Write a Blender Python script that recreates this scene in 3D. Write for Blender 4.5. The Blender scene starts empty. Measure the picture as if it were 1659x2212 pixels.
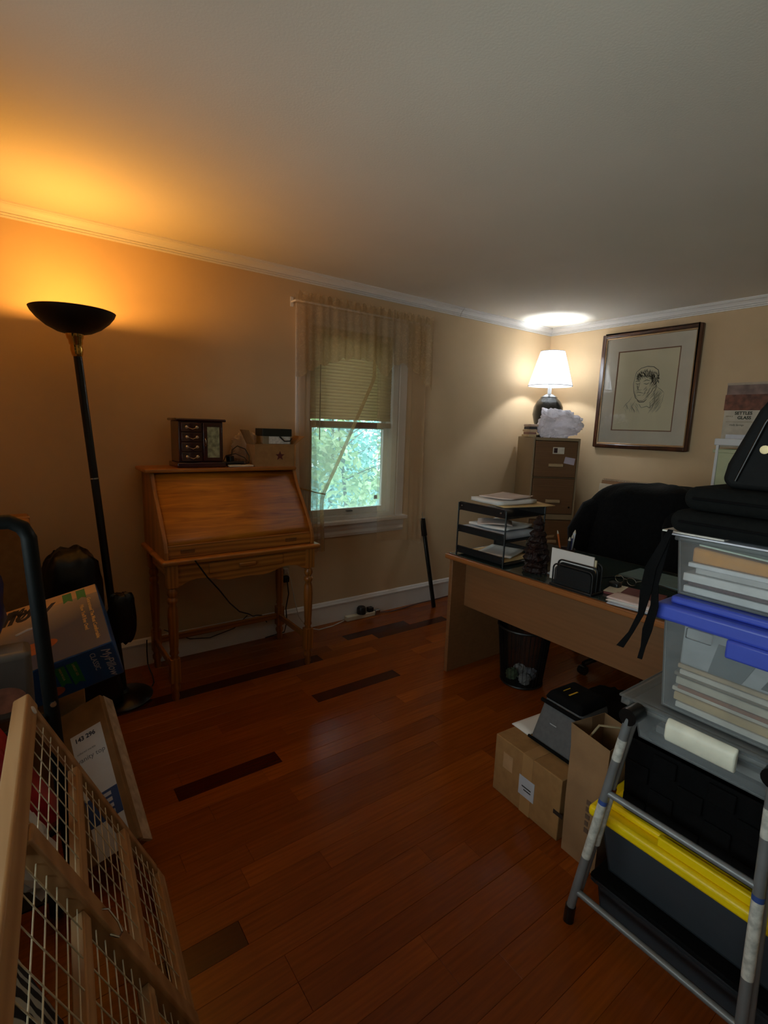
import bpy, bmesh, math, random
from mathutils import Vector, Matrix, Euler, noise
random.seed(7)
SC = bpy.context.scene
COL = SC.collection
R = math.radians

# ---------------------------------------------------------------- camera
IMG_W, IMG_H, FPX = 1659.0, 2212.0, 1091.39
YAW, PITCH, ROLL = 0.63623548, -0.16546534, 0.03431184
cam_d = bpy.data.cameras.new('camera')
cam = bpy.data.objects.new('camera', cam_d)
COL.objects.link(cam)
fw = Vector((math.sin(YAW) * math.cos(PITCH), math.cos(YAW) * math.cos(PITCH), math.sin(PITCH)))
rt = Vector((math.cos(YAW), -math.sin(YAW), 0))
up = rt.cross(fw)
r2 = rt * math.cos(ROLL) + up * math.sin(ROLL)
u2 = up * math.cos(ROLL) - rt * math.sin(ROLL)
cam.matrix_world = Matrix(((r2.x, u2.x, -fw.x, -4.2143), (r2.y, u2.y, -fw.y, -3.1317), (r2.z, u2.z, -fw.z, 1.4579), (0, 0, 0, 1)))
cam_d.sensor_fit = 'VERTICAL'
cam_d.sensor_height = 24.0
cam_d.lens = FPX / IMG_H * 24.0
cam_d.clip_start = 0.02
SC.camera = cam

# ---------------------------------------------------------------- world, exposure
SC.view_settings.view_transform = 'Standard'
SC.view_settings.look = 'None'
SC.view_settings.exposure = 0.0
SC.view_settings.gamma = 1.0
SC.view_settings.use_curve_mapping = False
world = bpy.data.worlds.new('overcast_sky')
SC.world = world
world.use_nodes = True
wn = world.node_tree
bg = wn.nodes['Background']
bg.inputs[0].default_value = (0.88, 0.96, 1.0, 1)
bg.inputs[1].default_value = 4.6

TORCH_W, TORCH_COL = 20.0, (1.0, 0.455, 0.085)
TABLE_W, TABLE_COL = 14.0, (0.84, 0.93, 1.0)

# daylight enters through the window in the back wall and the one in the left wall
def portal(name, loc, rot, sx, sy):
    d = bpy.data.lights.new(name, 'AREA'); d.shape = 'RECTANGLE'; d.size = sx; d.size_y = sy; d.cycles.is_portal = True
    o = bpy.data.objects.new(name, d); COL.objects.link(o); o.location = loc; o.rotation_euler = rot
portal('back_window_daylight', (-2.2, .13, 1.467), (R(-90), 0, 0), .8, 1.385)
portal('left_window_daylight', (-4.98, -2.5, 1.5), (0, R(-90), 0), 1.4, 2.6)
SC.cycles.transparent_max_bounces = 16
SC.cycles.max_bounces = 6
SC.cycles.glossy_bounces = 3
SC.cycles.caustics_reflective = False
SC.cycles.caustics_refractive = False
SC.cycles.adaptive_threshold = 0.045

# ---------------------------------------------------------------- materials
def lin(c):
    return tuple((x / 255 / 12.92) if x / 255 <= 0.04045 else ((x / 255 + 0.055) / 1.055) ** 2.4 for x in c)
MATS = {}
def pm(name, rgb, rough=0.6, var=0.08, scale=20.0, bump=0.0, bscale=None, metal=0.0, spec=0.5, stretch=None, rgb2=None, trans=0.0, alpha=1.0, coat=0.0, emit=None, sheen=0.0, coord='Object'):
    """procedural principled material: base colour broken up by noise, optional relief"""
    if name in MATS:
        return MATS[name]
    m = bpy.data.materials.new(name); m.use_nodes = True
    nt = m.node_tree; b = nt.nodes['Principled BSDF']
    c1 = lin(rgb)
    c2 = lin(rgb2) if rgb2 else tuple(min(1, x * (1 + var)) for x in c1)
    c0 = c1 if rgb2 else tuple(x * (1 - var) for x in c1)
    tc = nt.nodes.new('ShaderNodeTexCoord'); mp = nt.nodes.new('ShaderNodeMapping')
    nt.links.new(tc.outputs[coord], mp.inputs[0])
    mp.inputs['Scale'].default_value = stretch or (1, 1, 1)
    n = nt.nodes.new('ShaderNodeTexNoise'); n.inputs['Scale'].default_value = scale; n.inputs['Detail'].default_value = 4
    nt.links.new(mp.outputs[0], n.inputs['Vector'])
    rp = nt.nodes.new('ShaderNodeValToRGB')
    rp.color_ramp.elements[0].position = 0.35; rp.color_ramp.elements[1].position = 0.65
    rp.color_ramp.elements[0].color = (*c0, 1); rp.color_ramp.elements[1].color = (*c2, 1)
    nt.links.new(n.outputs[0], rp.inputs[0]); nt.links.new(rp.outputs[0], b.inputs['Base Color'])
    b.inputs['Roughness'].default_value = rough; b.inputs['Metallic'].default_value = metal
    b.inputs['Specular IOR Level'].default_value = spec
    b.inputs['Alpha'].default_value = alpha; b.inputs['Transmission Weight'].default_value = trans
    b.inputs['Coat Weight'].default_value = coat; b.inputs['Coat Roughness'].default_value = 0.15
    b.inputs['Sheen Weight'].default_value = sheen
    if bump:
        n2 = nt.nodes.new('ShaderNodeTexNoise'); n2.inputs['Scale'].default_value = bscale or scale; n2.inputs['Detail'].default_value = 5
        nt.links.new(mp.outputs[0], n2.inputs['Vector'])
        bp = nt.nodes.new('ShaderNodeBump'); bp.inputs['Strength'].default_value = bump; bp.inputs['Distance'].default_value = 0.01
        nt.links.new(n2.outputs[0], bp.inputs['Height']); nt.links.new(bp.outputs[0], b.inputs['Normal'])
    if emit:
        b.inputs['Emission Color'].default_value = (*emit[0], 1); b.inputs['Emission Strength'].default_value = emit[1]
    MATS[name] = m
    return m

def wood(name, a, b_, rough=0.4, axis='x', scale=1.0, rings=7.0, coat=0.0, dist=6.0, wv=0.45):
    """wood with long grain along one axis"""
    if name in MATS:
        return MATS[name]
    m = bpy.data.materials.new(name); m.use_nodes = True
    nt = m.node_tree; b = nt.nodes['Principled BSDF']
    tc = nt.nodes.new('ShaderNodeTexCoord'); mp = nt.nodes.new('ShaderNodeMapping')
    nt.links.new(tc.outputs['Object'], mp.inputs[0])
    s = {'x': (1.2, 14, 14), 'y': (14, 1.2, 14), 'z': (14, 14, 1.2)}[axis]
    mp.inputs['Scale'].default_value = tuple(v * scale for v in s)
    n = nt.nodes.new('ShaderNodeTexNoise'); n.inputs['Scale'].default_value = 1.6; n.inputs['Detail'].default_value = 6; n.inputs['Distortion'].default_value = 1.2
    w = nt.nodes.new('ShaderNodeTexWave'); w.wave_type = 'BANDS'; w.bands_direction = {'x': 'Z', 'y': 'Z', 'z': 'X'}[axis]
    w.inputs['Scale'].default_value = rings * 0.1; w.inputs['Distortion'].default_value = dist; w.inputs['Detail'].default_value = 3
    nt.links.new(mp.outputs[0], n.inputs['Vector']); nt.links.new(mp.outputs[0], w.inputs['Vector'])
    mx = nt.nodes.new('ShaderNodeMath'); mx.operation = 'MULTIPLY_ADD'; mx.inputs[1].default_value = wv
    nt.links.new(w.outputs['Fac'], mx.inputs[0])
    m2 = nt.nodes.new('ShaderNodeMath'); m2.operation = 'MULTIPLY'; m2.inputs[1].default_value = 1.05 - wv
    nt.links.new(n.outputs[0], m2.inputs[0]); nt.links.new(m2.outputs[0], mx.inputs[2])
    rp = nt.nodes.new('ShaderNodeValToRGB')
    rp.color_ramp.elements[0].position = 0.25; rp.color_ramp.elements[1].position = 0.75
    rp.color_ramp.elements[0].color = (*lin(a), 1); rp.color_ramp.elements[1].color = (*lin(b_), 1)
    nt.links.new(mx.outputs[0], rp.inputs[0]); nt.links.new(rp.outputs[0], b.inputs['Base Color'])
    b.inputs['Roughness'].default_value = rough; b.inputs['Coat Weight'].default_value = coat; b.inputs['Coat Roughness'].default_value = 0.2
    MATS[name] = m
    return m

def sheer(name, rgb, opac=0.5, lace=0.0, tl_=0.55):
    """thin see-through cloth: part transparent, part diffuse and translucent; lace makes denser figures"""
    m = bpy.data.materials.new(name); m.use_nodes = True
    nt = m.node_tree; nt.nodes.clear()
    out = nt.nodes.new('ShaderNodeOutputMaterial'); tr = nt.nodes.new('ShaderNodeBsdfTransparent')
    df = nt.nodes.new('ShaderNodeBsdfDiffuse'); tl = nt.nodes.new('ShaderNodeBsdfTranslucent')
    c = (*lin(rgb), 1); df.inputs[0].default_value = c; tl.inputs[0].default_value = c
    mx = nt.nodes.new('ShaderNodeMixShader'); mx.inputs[0].default_value = tl_
    nt.links.new(df.outputs[0], mx.inputs[1]); nt.links.new(tl.outputs[0], mx.inputs[2])
    m2 = nt.nodes.new('ShaderNodeMixShader'); nt.links.new(tr.outputs[0], m2.inputs[1]); nt.links.new(mx.outputs[0], m2.inputs[2])
    nt.links.new(m2.outputs[0], out.inputs[0])
    tc = nt.nodes.new('ShaderNodeTexCoord'); v = nt.nodes.new('ShaderNodeTexNoise'); v.inputs['Scale'].default_value = 26; v.inputs['Distortion'].default_value = 2.5
    nt.links.new(tc.outputs['Object'], v.inputs['Vector'])
    rp = nt.nodes.new('ShaderNodeValToRGB'); rp.color_ramp.elements[0].position = 0.52; rp.color_ramp.elements[1].position = 0.6
    rp.color_ramp.elements[0].color = (opac,) * 3 + (1,); rp.color_ramp.elements[1].color = (min(1, opac + lace),) * 3 + (1,)
    nt.links.new(v.outputs[0], rp.inputs[0]); nt.links.new(rp.outputs[0], m2.inputs[0])
    MATS[name] = m
    return m

def clearplastic(name, rgb, opac=0.25, rough=0.25):
    """milky see-through plastic: transparent with a diffuse haze and a glossy skin"""
    m = bpy.data.materials.new(name); m.use_nodes = True
    nt = m.node_tree; nt.nodes.clear()
    out = nt.nodes.new('ShaderNodeOutputMaterial'); tr = nt.nodes.new('ShaderNodeBsdfTransparent')
    pb = nt.nodes.new('ShaderNodeBsdfPrincipled'); pb.inputs['Base Color'].default_value = (*lin(rgb), 1); pb.inputs['Roughness'].default_value = rough
    n = nt.nodes.new('ShaderNodeTexNoise'); n.inputs['Scale'].default_value = 9
    ma = nt.nodes.new('ShaderNodeMath'); ma.operation = 'MULTIPLY_ADD'; ma.inputs[1].default_value = 0.12; ma.inputs[2].default_value = opac - 0.06
    nt.links.new(n.outputs[0], ma.inputs[0])
    fr = nt.nodes.new('ShaderNodeFresnel'); fr.inputs[0].default_value = 1.4
    ad = nt.nodes.new('ShaderNodeMath'); ad.operation = 'ADD'; ad.use_clamp = True
    nt.links.new(ma.outputs[0], ad.inputs[0]); nt.links.new(fr.outputs[0], ad.inputs[1])
    mx = nt.nodes.new('ShaderNodeMixShader'); nt.links.new(ad.outputs[0], mx.inputs[0])
    nt.links.new(tr.outputs[0], mx.inputs[1]); nt.links.new(pb.outputs[0], mx.inputs[2]); nt.links.new(mx.outputs[0], out.inputs[0])
    MATS[name] = m
    return m

def glass(name, tint=(1, 1, 1), refl=1.45):
    m = bpy.data.materials.new(name); m.use_nodes = True
    nt = m.node_tree; nt.nodes.clear()
    out = nt.nodes.new('ShaderNodeOutputMaterial'); tr = nt.nodes.new('ShaderNodeBsdfTransparent'); tr.inputs[0].default_value = (*tint, 1)
    gl = nt.nodes.new('ShaderNodeBsdfGlossy'); gl.inputs['Roughness'].default_value = 0.03
    fr = nt.nodes.new('ShaderNodeFresnel'); fr.inputs[0].default_value = refl
    mx = nt.nodes.new('ShaderNodeMixShader'); nt.links.new(fr.outputs[0], mx.inputs[0])
    nt.links.new(tr.outputs[0], mx.inputs[1]); nt.links.new(gl.outputs[0], mx.inputs[2]); nt.links.new(mx.outputs[0], out.inputs[0])
    MATS[name] = m
    return m

# ---------------------------------------------------------------- mesh helpers
class MB:
    def __init__(s): s.v = []; s.f = []
    def add(s, vs, fs):
        o = len(s.v); s.v += [Vector(p) for p in vs]; s.f += [tuple(i + o for i in f) for f in fs]; return s
    def box(s, x0, x1, y0, y1, z0, z1):
        return s.add([(x0, y0, z0), (x1, y0, z0), (x1, y1, z0), (x0, y1, z0), (x0, y0, z1), (x1, y0, z1), (x1, y1, z1), (x0, y1, z1)],
                     [(3, 2, 1, 0), (4, 5, 6, 7), (0, 1, 5, 4), (1, 2, 6, 5), (2, 3, 7, 6), (3, 0, 4, 7)])
    def hexa(s, p):
        return s.add(p, [(3, 2, 1, 0), (4, 5, 6, 7), (0, 1, 5, 4), (1, 2, 6, 5), (2, 3, 7, 6), (3, 0, 4, 7)])
    def frustum(s, b, t):   # b, t = (x0,x1,y0,y1,z)
        return s.hexa([(b[0], b[2], b[4]), (b[1], b[2], b[4]), (b[1], b[3], b[4]), (b[0], b[3], b[4]), (t[0], t[2], t[4]), (t[1], t[2], t[4]), (t[1], t[3], t[4]), (t[0], t[3], t[4])])
    def tub(s, b, t, w):    # open-topped container with wall thickness w
        bi = (b[0] + w, b[1] - w, b[2] + w, b[3] - w, b[4] + w); ti = (t[0] + w, t[1] - w, t[2] + w, t[3] - w, t[4])
        P = lambda q: [(q[0], q[2], q[4]), (q[1], q[2], q[4]), (q[1], q[3], q[4]), (q[0], q[3], q[4])]
        return s.add(P(b) + P(t) + P(bi) + P(ti), [(3, 2, 1, 0), (0, 1, 5, 4), (1, 2, 6, 5), (2, 3, 7, 6), (3, 0, 4, 7),
                     (8, 9, 10, 11), (8, 12, 13, 9), (9, 13, 14, 10), (10, 14, 15, 11), (11, 15, 12, 8), (4, 5, 13, 12), (5, 6, 14, 13), (6, 7, 15, 14), (7, 4, 12, 15)])
    def tube(s, pts, r, n=8, closed=False, cap=True):
        pts = [Vector(p) for p in pts]; N = len(pts); o = len(s.v); rr = r if isinstance(r, (list, tuple)) else [r] * N
        ref = None
        for i, p in enumerate(pts):
            a = pts[(i - 1) % N] if (closed or i > 0) else p; b = pts[(i + 1) % N] if (closed or i < N - 1) else p
            t = (b - a).normalized()
            if ref is None: ref = t.orthogonal().normalized()
            ref = (ref - t * ref.dot(t)); ref = ref.normalized() if ref.length > 1e-6 else t.orthogonal().normalized()
            q = t.cross(ref)
            for k in range(n):
                th = 2 * math.pi * k / n; s.v.append(p + (ref * math.cos(th) + q * math.sin(th)) * rr[i])
        for i in range(N if closed else N - 1):
            j = (i + 1) % N
            for k in range(n):
                k2 = (k + 1) % n; s.f.append((o + i * n + k, o + i * n + k2, o + j * n + k2, o + j * n + k))
        if cap and not closed:
            s.f.append(tuple(o + k for k in range(n))[::-1]); s.f.append(tuple(o + (N - 1) * n + k for k in range(n)))
        return s
    def lathe(s, prof, n=24, c=(0, 0, 0), closed=False):
        o = len(s.v); c = Vector(c)
        for r, z in prof:
            for k in range(n):
                th = 2 * math.pi * k / n; s.v.append(c + Vector((r * math.cos(th), r * math.sin(th), z)))
        m = len(prof)
        for i in range(m if closed else m - 1):
            j = (i + 1) % m
            for k in range(n):
                k2 = (k + 1) % n; s.f.append((o + i * n + k, o + i * n + k2, o + j * n + k2, o + j * n + k))
        if not closed:
            if prof[0][0] > 1e-5: s.f.append(tuple(o + k for k in range(n))[::-1])
            if prof[-1][0] > 1e-5: s.f.append(tuple(o + (m - 1) * n + k for k in range(n)))
        return s
    def prism(s, poly, e0, e1, fn):   # poly list of 2d, fn(a,b,e)->3d
        n = len(poly); vs = [fn(a, b, e0) for a, b in poly] + [fn(a, b, e1) for a, b in poly]
        return s.add(vs, [tuple(range(n))[::-1], tuple(range(n, 2 * n))] + [(i, (i + 1) % n, n + (i + 1) % n, n + i) for i in range(n)])
    def grid(s, nu, nv, fn, thick=0.0):
        o = len(s.v)
        for i in range(nu + 1):
            for j in range(nv + 1): s.v.append(Vector(fn(i / nu, j / nv)))
        for i in range(nu):
            for j in range(nv):
                a = o + i * (nv + 1) + j; s.f.append((a, a + nv + 1, a + nv + 2, a + 1))
        return s
    def xf(s, M):
        s.v = [M @ p for p in s.v]; return s

def fixn(me):
    bm = bmesh.new(); bm.from_mesh(me); bmesh.ops.remove_doubles(bm, verts=bm.verts, dist=1e-6)
    bmesh.ops.recalc_face_normals(bm, faces=bm.faces); bm.to_mesh(me); bm.free()

def build(mb, name, mat, parent=None, bevel=0.0, smooth=False, world=False, solid=0.0, subd=0, seg=2):
    me = bpy.data.meshes.new(name); me.from_pydata([tuple(p) for p in mb.v], [], mb.f); me.update(); fixn(me)
    me.materials.append(mat)
    o = bpy.data.objects.new(name, me); COL.objects.link(o)
    if parent:
        o.parent = parent
        if world: o.matrix_parent_inverse = Matrix.LocRotScale(parent.location, parent.rotation_euler, parent.scale).inverted()
    if solid:
        md = o.modifiers.new('solid', 'SOLIDIFY'); md.thickness = solid; md.offset = 0
    if bevel:
        md = o.modifiers.new('bevel', 'BEVEL'); md.width = bevel; md.segments = seg; md.limit_method = 'ANGLE'; md.angle_limit = R(40)
    if subd:
        md = o.modifiers.new('sub', 'SUBSURF'); md.levels = subd; md.render_levels = subd
    if smooth or bevel or subd:
        for p in me.polygons: p.use_smooth = True
        if bevel or not subd:
            try: me.set_sharp_from_angle(angle=R(50))
            except Exception: pass
    return o

def thing(name, label, cat, loc=(0, 0, 0), rot=(0, 0, 0), group=None):
    o = bpy.data.objects.new(name, None); o.empty_display_size = 0.05; COL.objects.link(o)
    o.location = loc; o.rotation_euler = rot; return tag(o, label, cat, group)
def tag(o, label, cat, group=None):
    o['label'] = label; o['category'] = cat
    if group: o['group'] = group
    return o
def struct(o, label=None):
    o['kind'] = 'structure'
    if label: o['label'] = label
    return o
def base_at(o, loc):
    """move a mesh object's origin to loc (mesh built in world space)"""
    o.data.transform(Matrix.Translation(-Vector(loc))); o.location = loc; return o

def text(s, size, mat, parent, org, xa, ya, name='lettering', align='LEFT', ext=0.0004, shear=0.0, bold=0.0, sx=1.0):
    cu = bpy.data.curves.new(name, 'FONT'); cu.body = s; cu.size = size; cu.align_x = align; cu.extrude = ext; cu.shear = shear; cu.offset = bold; cu.resolution_u = 3
    t = bpy.data.objects.new('tmp_text', cu); COL.objects.link(t)
    dg = bpy.context.evaluated_depsgraph_get(); dg.update()
    me = bpy.data.meshes.new_from_object(t.evaluated_get(dg)); bpy.data.objects.remove(t); bpy.data.curves.remove(cu)
    xa = Vector(xa).normalized(); ya = Vector(ya).normalized(); za = xa.cross(ya)
    M = Matrix(((xa.x * sx, ya.x, za.x, org[0]), (xa.y * sx, ya.y, za.y, org[1]), (xa.z * sx, ya.z, za.z, org[2]), (0, 0, 0, 1)))
    me.transform(M); me.materials.clear(); me.materials.append(mat); me.name = name
    o = bpy.data.objects.new(name, me); COL.objects.link(o); o.parent = parent
    return o

def lump(fn_r, c, size, amp=0.1, freq=3.0, nu=28, nv=18, seed=0.0, power=0.6, flat=True, ridged=0.0):
    """closed superellipsoid, noisy: cloth and plastic bags, crumpled paper"""
    mb = MB(); c = Vector(c); o = Vector((seed, seed * 1.7, seed * 0.3))
    sg = lambda x, p: math.copysign(abs(x) ** p, x)
    rows = []
    for j in range(1, nv):
        ph = -math.pi / 2 + math.pi * j / nv
        for i in range(nu):
            th = 2 * math.pi * i / nu
            d = Vector((sg(math.cos(ph), power) * sg(math.cos(th), power), sg(math.cos(ph), power) * sg(math.sin(th), power), sg(math.sin(ph), power)))
            k = 1 + amp * noise.noise(d * freq + o)
            if ridged: k += ridged * (abs(noise.noise(d * freq * 2.3 + o)) - 0.25)
            p = Vector((d.x * size[0], d.y * size[1], d.z * size[2])) * k
            if fn_r: p = fn_r(p, d)
            if flat and p.z < -size[2] * 0.98: p.z = -size[2] * 0.98
            mb.v.append(c + p)
    for j in range(nv - 2):
        for i in range(nu):
            i2 = (i + 1) % nu; mb.f.append((j * nu + i, j * nu + i2, (j + 1) * nu + i2, (j + 1) * nu + i))
    mb.f.append(tuple(range(nu))[::-1]); mb.f.append(tuple((nv - 2) * nu + i for i in range(nu)))
    return mb

def paper(name, mat, parent, c, w, l, rz, z, curl=0.0, seed=0.0, nu=6, nv=6, th=0.0012):
    """a sheet of paper lying at height z, slightly curled"""
    ca, sa = math.cos(rz), math.sin(rz)
    def fn(a, b):
        x = (a - .5) * w; y = (b - .5) * l
        return (c[0] + x * ca - y * sa, c[1] + x * sa + y * ca, z + curl * ((a - .5) ** 2 + (b - .5) ** 2) * 2 + curl * .5 * noise.noise(Vector((a * 2 + seed, b * 2, seed))))
    return build(MB().grid(nu, nv, fn), name, mat, parent, solid=th, world=True, smooth=True)
# ================================================================ the room
XL, YF, H, ZC = -4.85, -4.0, 2.428, 2.365
M_wall = pm('tan_wall_paint', (207, 179, 142), rough=0.75, var=0.03, scale=3, bump=0.05, bscale=260, spec=0.25)
M_ceil = pm('ceiling_paint', (226, 219, 206), rough=0.85, var=0.02, scale=2, bump=0.06, bscale=140, spec=0.15)
M_trim = pm('white_trim_paint', (228, 224, 220), rough=0.45, var=0.02, scale=6)
M_sub = pm('subfloor', (40, 22, 12), rough=0.9)

WX0, WX1, WZ0, WZ1 = -2.60, -1.80, 0.775, 2.16     # window opening in the back wall
mb = MB().box(XL - .14, WX0, 0, .14, 0, H).box(WX1, 0, 0, .14, 0, H).box(WX0, WX1, 0, .14, 0, WZ0).box(WX0, WX1, 0, .14, WZ1, H)
struct(build(mb, 'wall_back', M_wall), 'tan painted wall with the curtained window')
struct(build(MB().box(0, .14, YF - .14, .14, 0, H), 'wall_right', M_wall), 'tan painted wall with the framed portrait')
FY0, FY1, FZ0, FZ1 = -3.8, -1.2, 0.80, 2.20     # daylight window in the left wall, behind the camera's shoulder
mb = MB().box(XL - .14, XL, YF - .14, FY0, 0, H).box(XL - .14, XL, FY1, 0, 0, H).box(XL - .14, XL, FY0, FY1, 0, FZ0).box(XL - .14, XL, FY0, FY1, FZ1, H)
struct(build(mb, 'wall_left', M_wall))
struct(build(MB().box(XL, 0, YF - .14, YF, 0, H), 'wall_front', M_wall))
struct(build(MB().box(XL - 1.7, XL - .15, -5.2, .6, 2.32, 2.44), 'sky_block_slab', pm('sky_block_boards', (150, 138, 120), rough=.8)), 'added unseen slab blocking high sky outside the left window')  # unseen slab added to keep high sky light off the floor
struct(build(MB().box(XL - .14, .14, YF - .14, .14, H, H + .1), 'ceiling', M_ceil), 'plain painted ceiling')

# floor: base slab with separate boards, grain along the back wall
fl = struct(build(MB().box(XL - .14, .14, YF - .14, .14, -.12, -.0135), 'floor', M_sub), 'reddish brown strip wood floor')
def plank_mat(name, ramp, rough):
    m = bpy.data.materials.new(name); m.use_nodes = True
    nt = m.node_tree; b = nt.nodes['Principled BSDF']
    oi = nt.nodes.new('ShaderNodeObjectInfo'); rp = nt.nodes.new('ShaderNodeValToRGB')
    for i, (p, c) in enumerate(ramp):
        e = rp.color_ramp.elements[i] if i < 2 else rp.color_ramp.elements.new(p)
        e.position = p; e.color = (*lin(c), 1)
    nt.links.new(oi.outputs['Random'], rp.inputs[0])
    tc = nt.nodes.new('ShaderNodeTexCoord'); mp = nt.nodes.new('ShaderNodeMapping'); mp.inputs['Scale'].default_value = (1.5, 30, 30)
    nt.links.new(tc.outputs['Object'], mp.inputs[0])
    n = nt.nodes.new('ShaderNodeTexNoise'); n.inputs['Scale'].default_value = 3; n.inputs['Detail'].default_value = 6
    nt.links.new(mp.outputs[0], n.inputs['Vector'])
    g = nt.nodes.new('ShaderNodeValToRGB'); g.color_ramp.elements[0].color = (.72, .72, .72, 1); g.color_ramp.elements[1].color = (1.15, 1.15, 1.15, 1)
    g.color_ramp.elements[0].position = .3; g.color_ramp.elements[1].position = .7
    nt.links.new(n.outputs[0], g.inputs[0])
    mx = nt.nodes.new('ShaderNodeMix'); mx.data_type = 'RGBA'; mx.blend_type = 'MULTIPLY'; mx.inputs[0].default_value = .8
    nt.links.new(rp.outputs[0], mx.inputs[6]); nt.links.new(g.outputs[0], mx.inputs[7]); nt.links.new(mx.outputs[2], b.inputs['Base Color'])
    n3 = nt.nodes.new('ShaderNodeTexNoise'); n3.inputs['Scale'].default_value = 14
    nt.links.new(tc.outputs['Object'], n3.inputs['Vector'])
    ma = nt.nodes.new('ShaderNodeMath'); ma.operation = 'MULTIPLY_ADD'; ma.inputs[1].default_value = .12; ma.inputs[2].default_value = rough - .06
    nt.links.new(n3.outputs[0], ma.inputs[0]); nt.links.new(ma.outputs[0], b.inputs['Roughness'])
    b.inputs['Specular IOR Level'].default_value = 0.36
    bp = nt.nodes.new('ShaderNodeBump'); bp.inputs['Strength'].default_value = .04; bp.inputs['Distance'].default_value = .004
    nt.links.new(n.outputs[0], bp.inputs['Height']); nt.links.new(bp.outputs[0], b.inputs['Normal'])
    return m
M_plank = plank_mat('red_oak_boards', [(0, (128, 61, 12)), (1, (150, 76, 17)), (.3, (137, 67, 14)), (.6, (122, 57, 11)), (.8, (146, 73, 16))], .20)
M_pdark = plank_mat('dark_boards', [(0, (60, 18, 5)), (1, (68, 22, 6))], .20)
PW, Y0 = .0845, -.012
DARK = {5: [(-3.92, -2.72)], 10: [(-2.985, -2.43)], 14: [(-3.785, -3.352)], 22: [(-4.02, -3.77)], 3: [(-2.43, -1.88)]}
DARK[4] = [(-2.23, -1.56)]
rest = MB(); pool = {}
def plank(x0, x1, k, dark):
    y1 = Y0 - k * PW; y0 = y1 - PW; g = .0003
    cx, cy = (x0 + x1) / 2, (y0 + y1) / 2
    inview = (-4.05 < x1 and x0 < -1.2 and y0 > -2.95 and y1 <= 0.0) and not (x0 > -2.4 + (y1 + 1.0) * -.1 and y1 < -2.3)
    L = round(x1 - x0, 3)
    if not inview and not dark:
        rest.box(x0 + g, x1 - g, y0 + g, y1 - g, -.0135, -.0004 * random.random()); return
    me = pool.get(L)
    if me is None:
        h = L / 2 - g; w = PW / 2 - g; b = .0005
        m2 = MB().add([(-h, -w, -.0135), (h, -w, -.0135), (h, w, -.0135), (-h, w, -.0135), (-h, -w, -b), (h, -w, -b), (h, w, -b), (-h, w, -b),
                       (-h + b, -w + b, 0), (h - b, -w + b, 0), (h - b, w - b, 0), (-h + b, w - b, 0)],
                      [(0, 1, 5, 4), (1, 2, 6, 5), (2, 3, 7, 6), (3, 0, 4, 7), (4, 5, 9, 8), (5, 6, 10, 9), (6, 7, 11, 10), (7, 4, 8, 11), (8, 9, 10, 11)])
        me = bpy.data.meshes.new('plank'); me.from_pydata([tuple(p) for p in m2.v], [], m2.f); fixn(me); me.materials.append(M_plank); pool[L] = me
    o = bpy.data.objects.new('plank', me); COL.objects.link(o); o.parent = fl; o.location = (cx, cy, -.0006 * random.random())
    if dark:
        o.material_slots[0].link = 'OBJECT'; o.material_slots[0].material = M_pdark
rl = random.Random(3)
for k in range(48):
    segs = []; dk = sorted(DARK.get(k, []))
    x = XL + rl.choice([0, -.2, -.4, -.6]) ; stops = [d for d in dk]
    while x < 0:
        nd = [d for d in stops if d[0] > x - 1e-6]
        L = rl.choice([.55, .7, .85, 1.0, 1.15])
        if nd:
            d = nd[0]
            if abs(d[0] - x) < 1e-6:
                segs.append((d[0], d[1], True)); x = d[1]; stops.remove(d); continue
            if x + L > d[0] - .25: segs.append((x, d[0], False)); x = d[0]; continue
        segs.append((x, min(x + L, 0.0), False)); x += L
    for a, b, d in segs:
        if b <= XL: continue
        plank(max(a, XL), b, k, d)
o = build(rest, 'boards_beyond', M_plank, fl); o['kind'] = 'stuff'

# crown moulding: two lengths on the back wall with a visible joint
CP = [(0, ZC), (.009, ZC), (.009, ZC + .008), (.005, ZC + .010), (.014, ZC + .012), (.014, ZC + .019), (.010, ZC + .021), (.018, ZC + .023), (.023, ZC + .034), (.033, ZC + .044), (.045, ZC + .049), (.046, ZC + .054), (.053, ZC + .055), (.053, H), (0, H)]
t1 = bpy.data.objects.new('trim_1', None); COL.objects.link(t1); struct(t1, 'white crown moulding along the window wall'); t1.location = (0, 0, H)
XJ = -1.205
for a, b in ((XL, XJ - .002), (XJ + .002, 0)):
    build(MB().prism(CP, a, b, lambda p, z, e: (e, -p, z)), 'moulding_length', M_trim, t1, world=True)
struct(build(MB().prism(CP, YF, 0, lambda p, z, e: (-p, e, z)), 'trim_2', M_trim), 'white crown moulding above the portrait')
struct(build(MB().prism(CP, YF, 0, lambda p, z, e: (XL + p, e, z)), 'trim_3', M_trim))
struct(build(MB().prism(CP, XL, 0, lambda p, z, e: (e, YF + p, z)), 'trim_4', M_trim))
BP = [(0, 0), (.014, 0), (.014, .125), (.018, .128), (.020, .140), (.014, .150), (.010, .160), (.004, .167), (0, .167)]
struct(build(MB().prism(BP, XL, 0, lambda p, z, e: (e, -p, z)), 'baseboard_back', M_trim), 'white baseboard under the window')
struct(build(MB().prism(BP, YF, 0, lambda p, z, e: (-p, e, z)), 'baseboard_right', M_trim))
struct(build(MB().prism(BP, YF, 0, lambda p, z, e: (XL + p, e, z)), 'baseboard_left', M_trim))
struct(build(MB().prism(BP, XL, 0, lambda p, z, e: (e, YF + p, z)), 'baseboard_front', M_trim))

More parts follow.
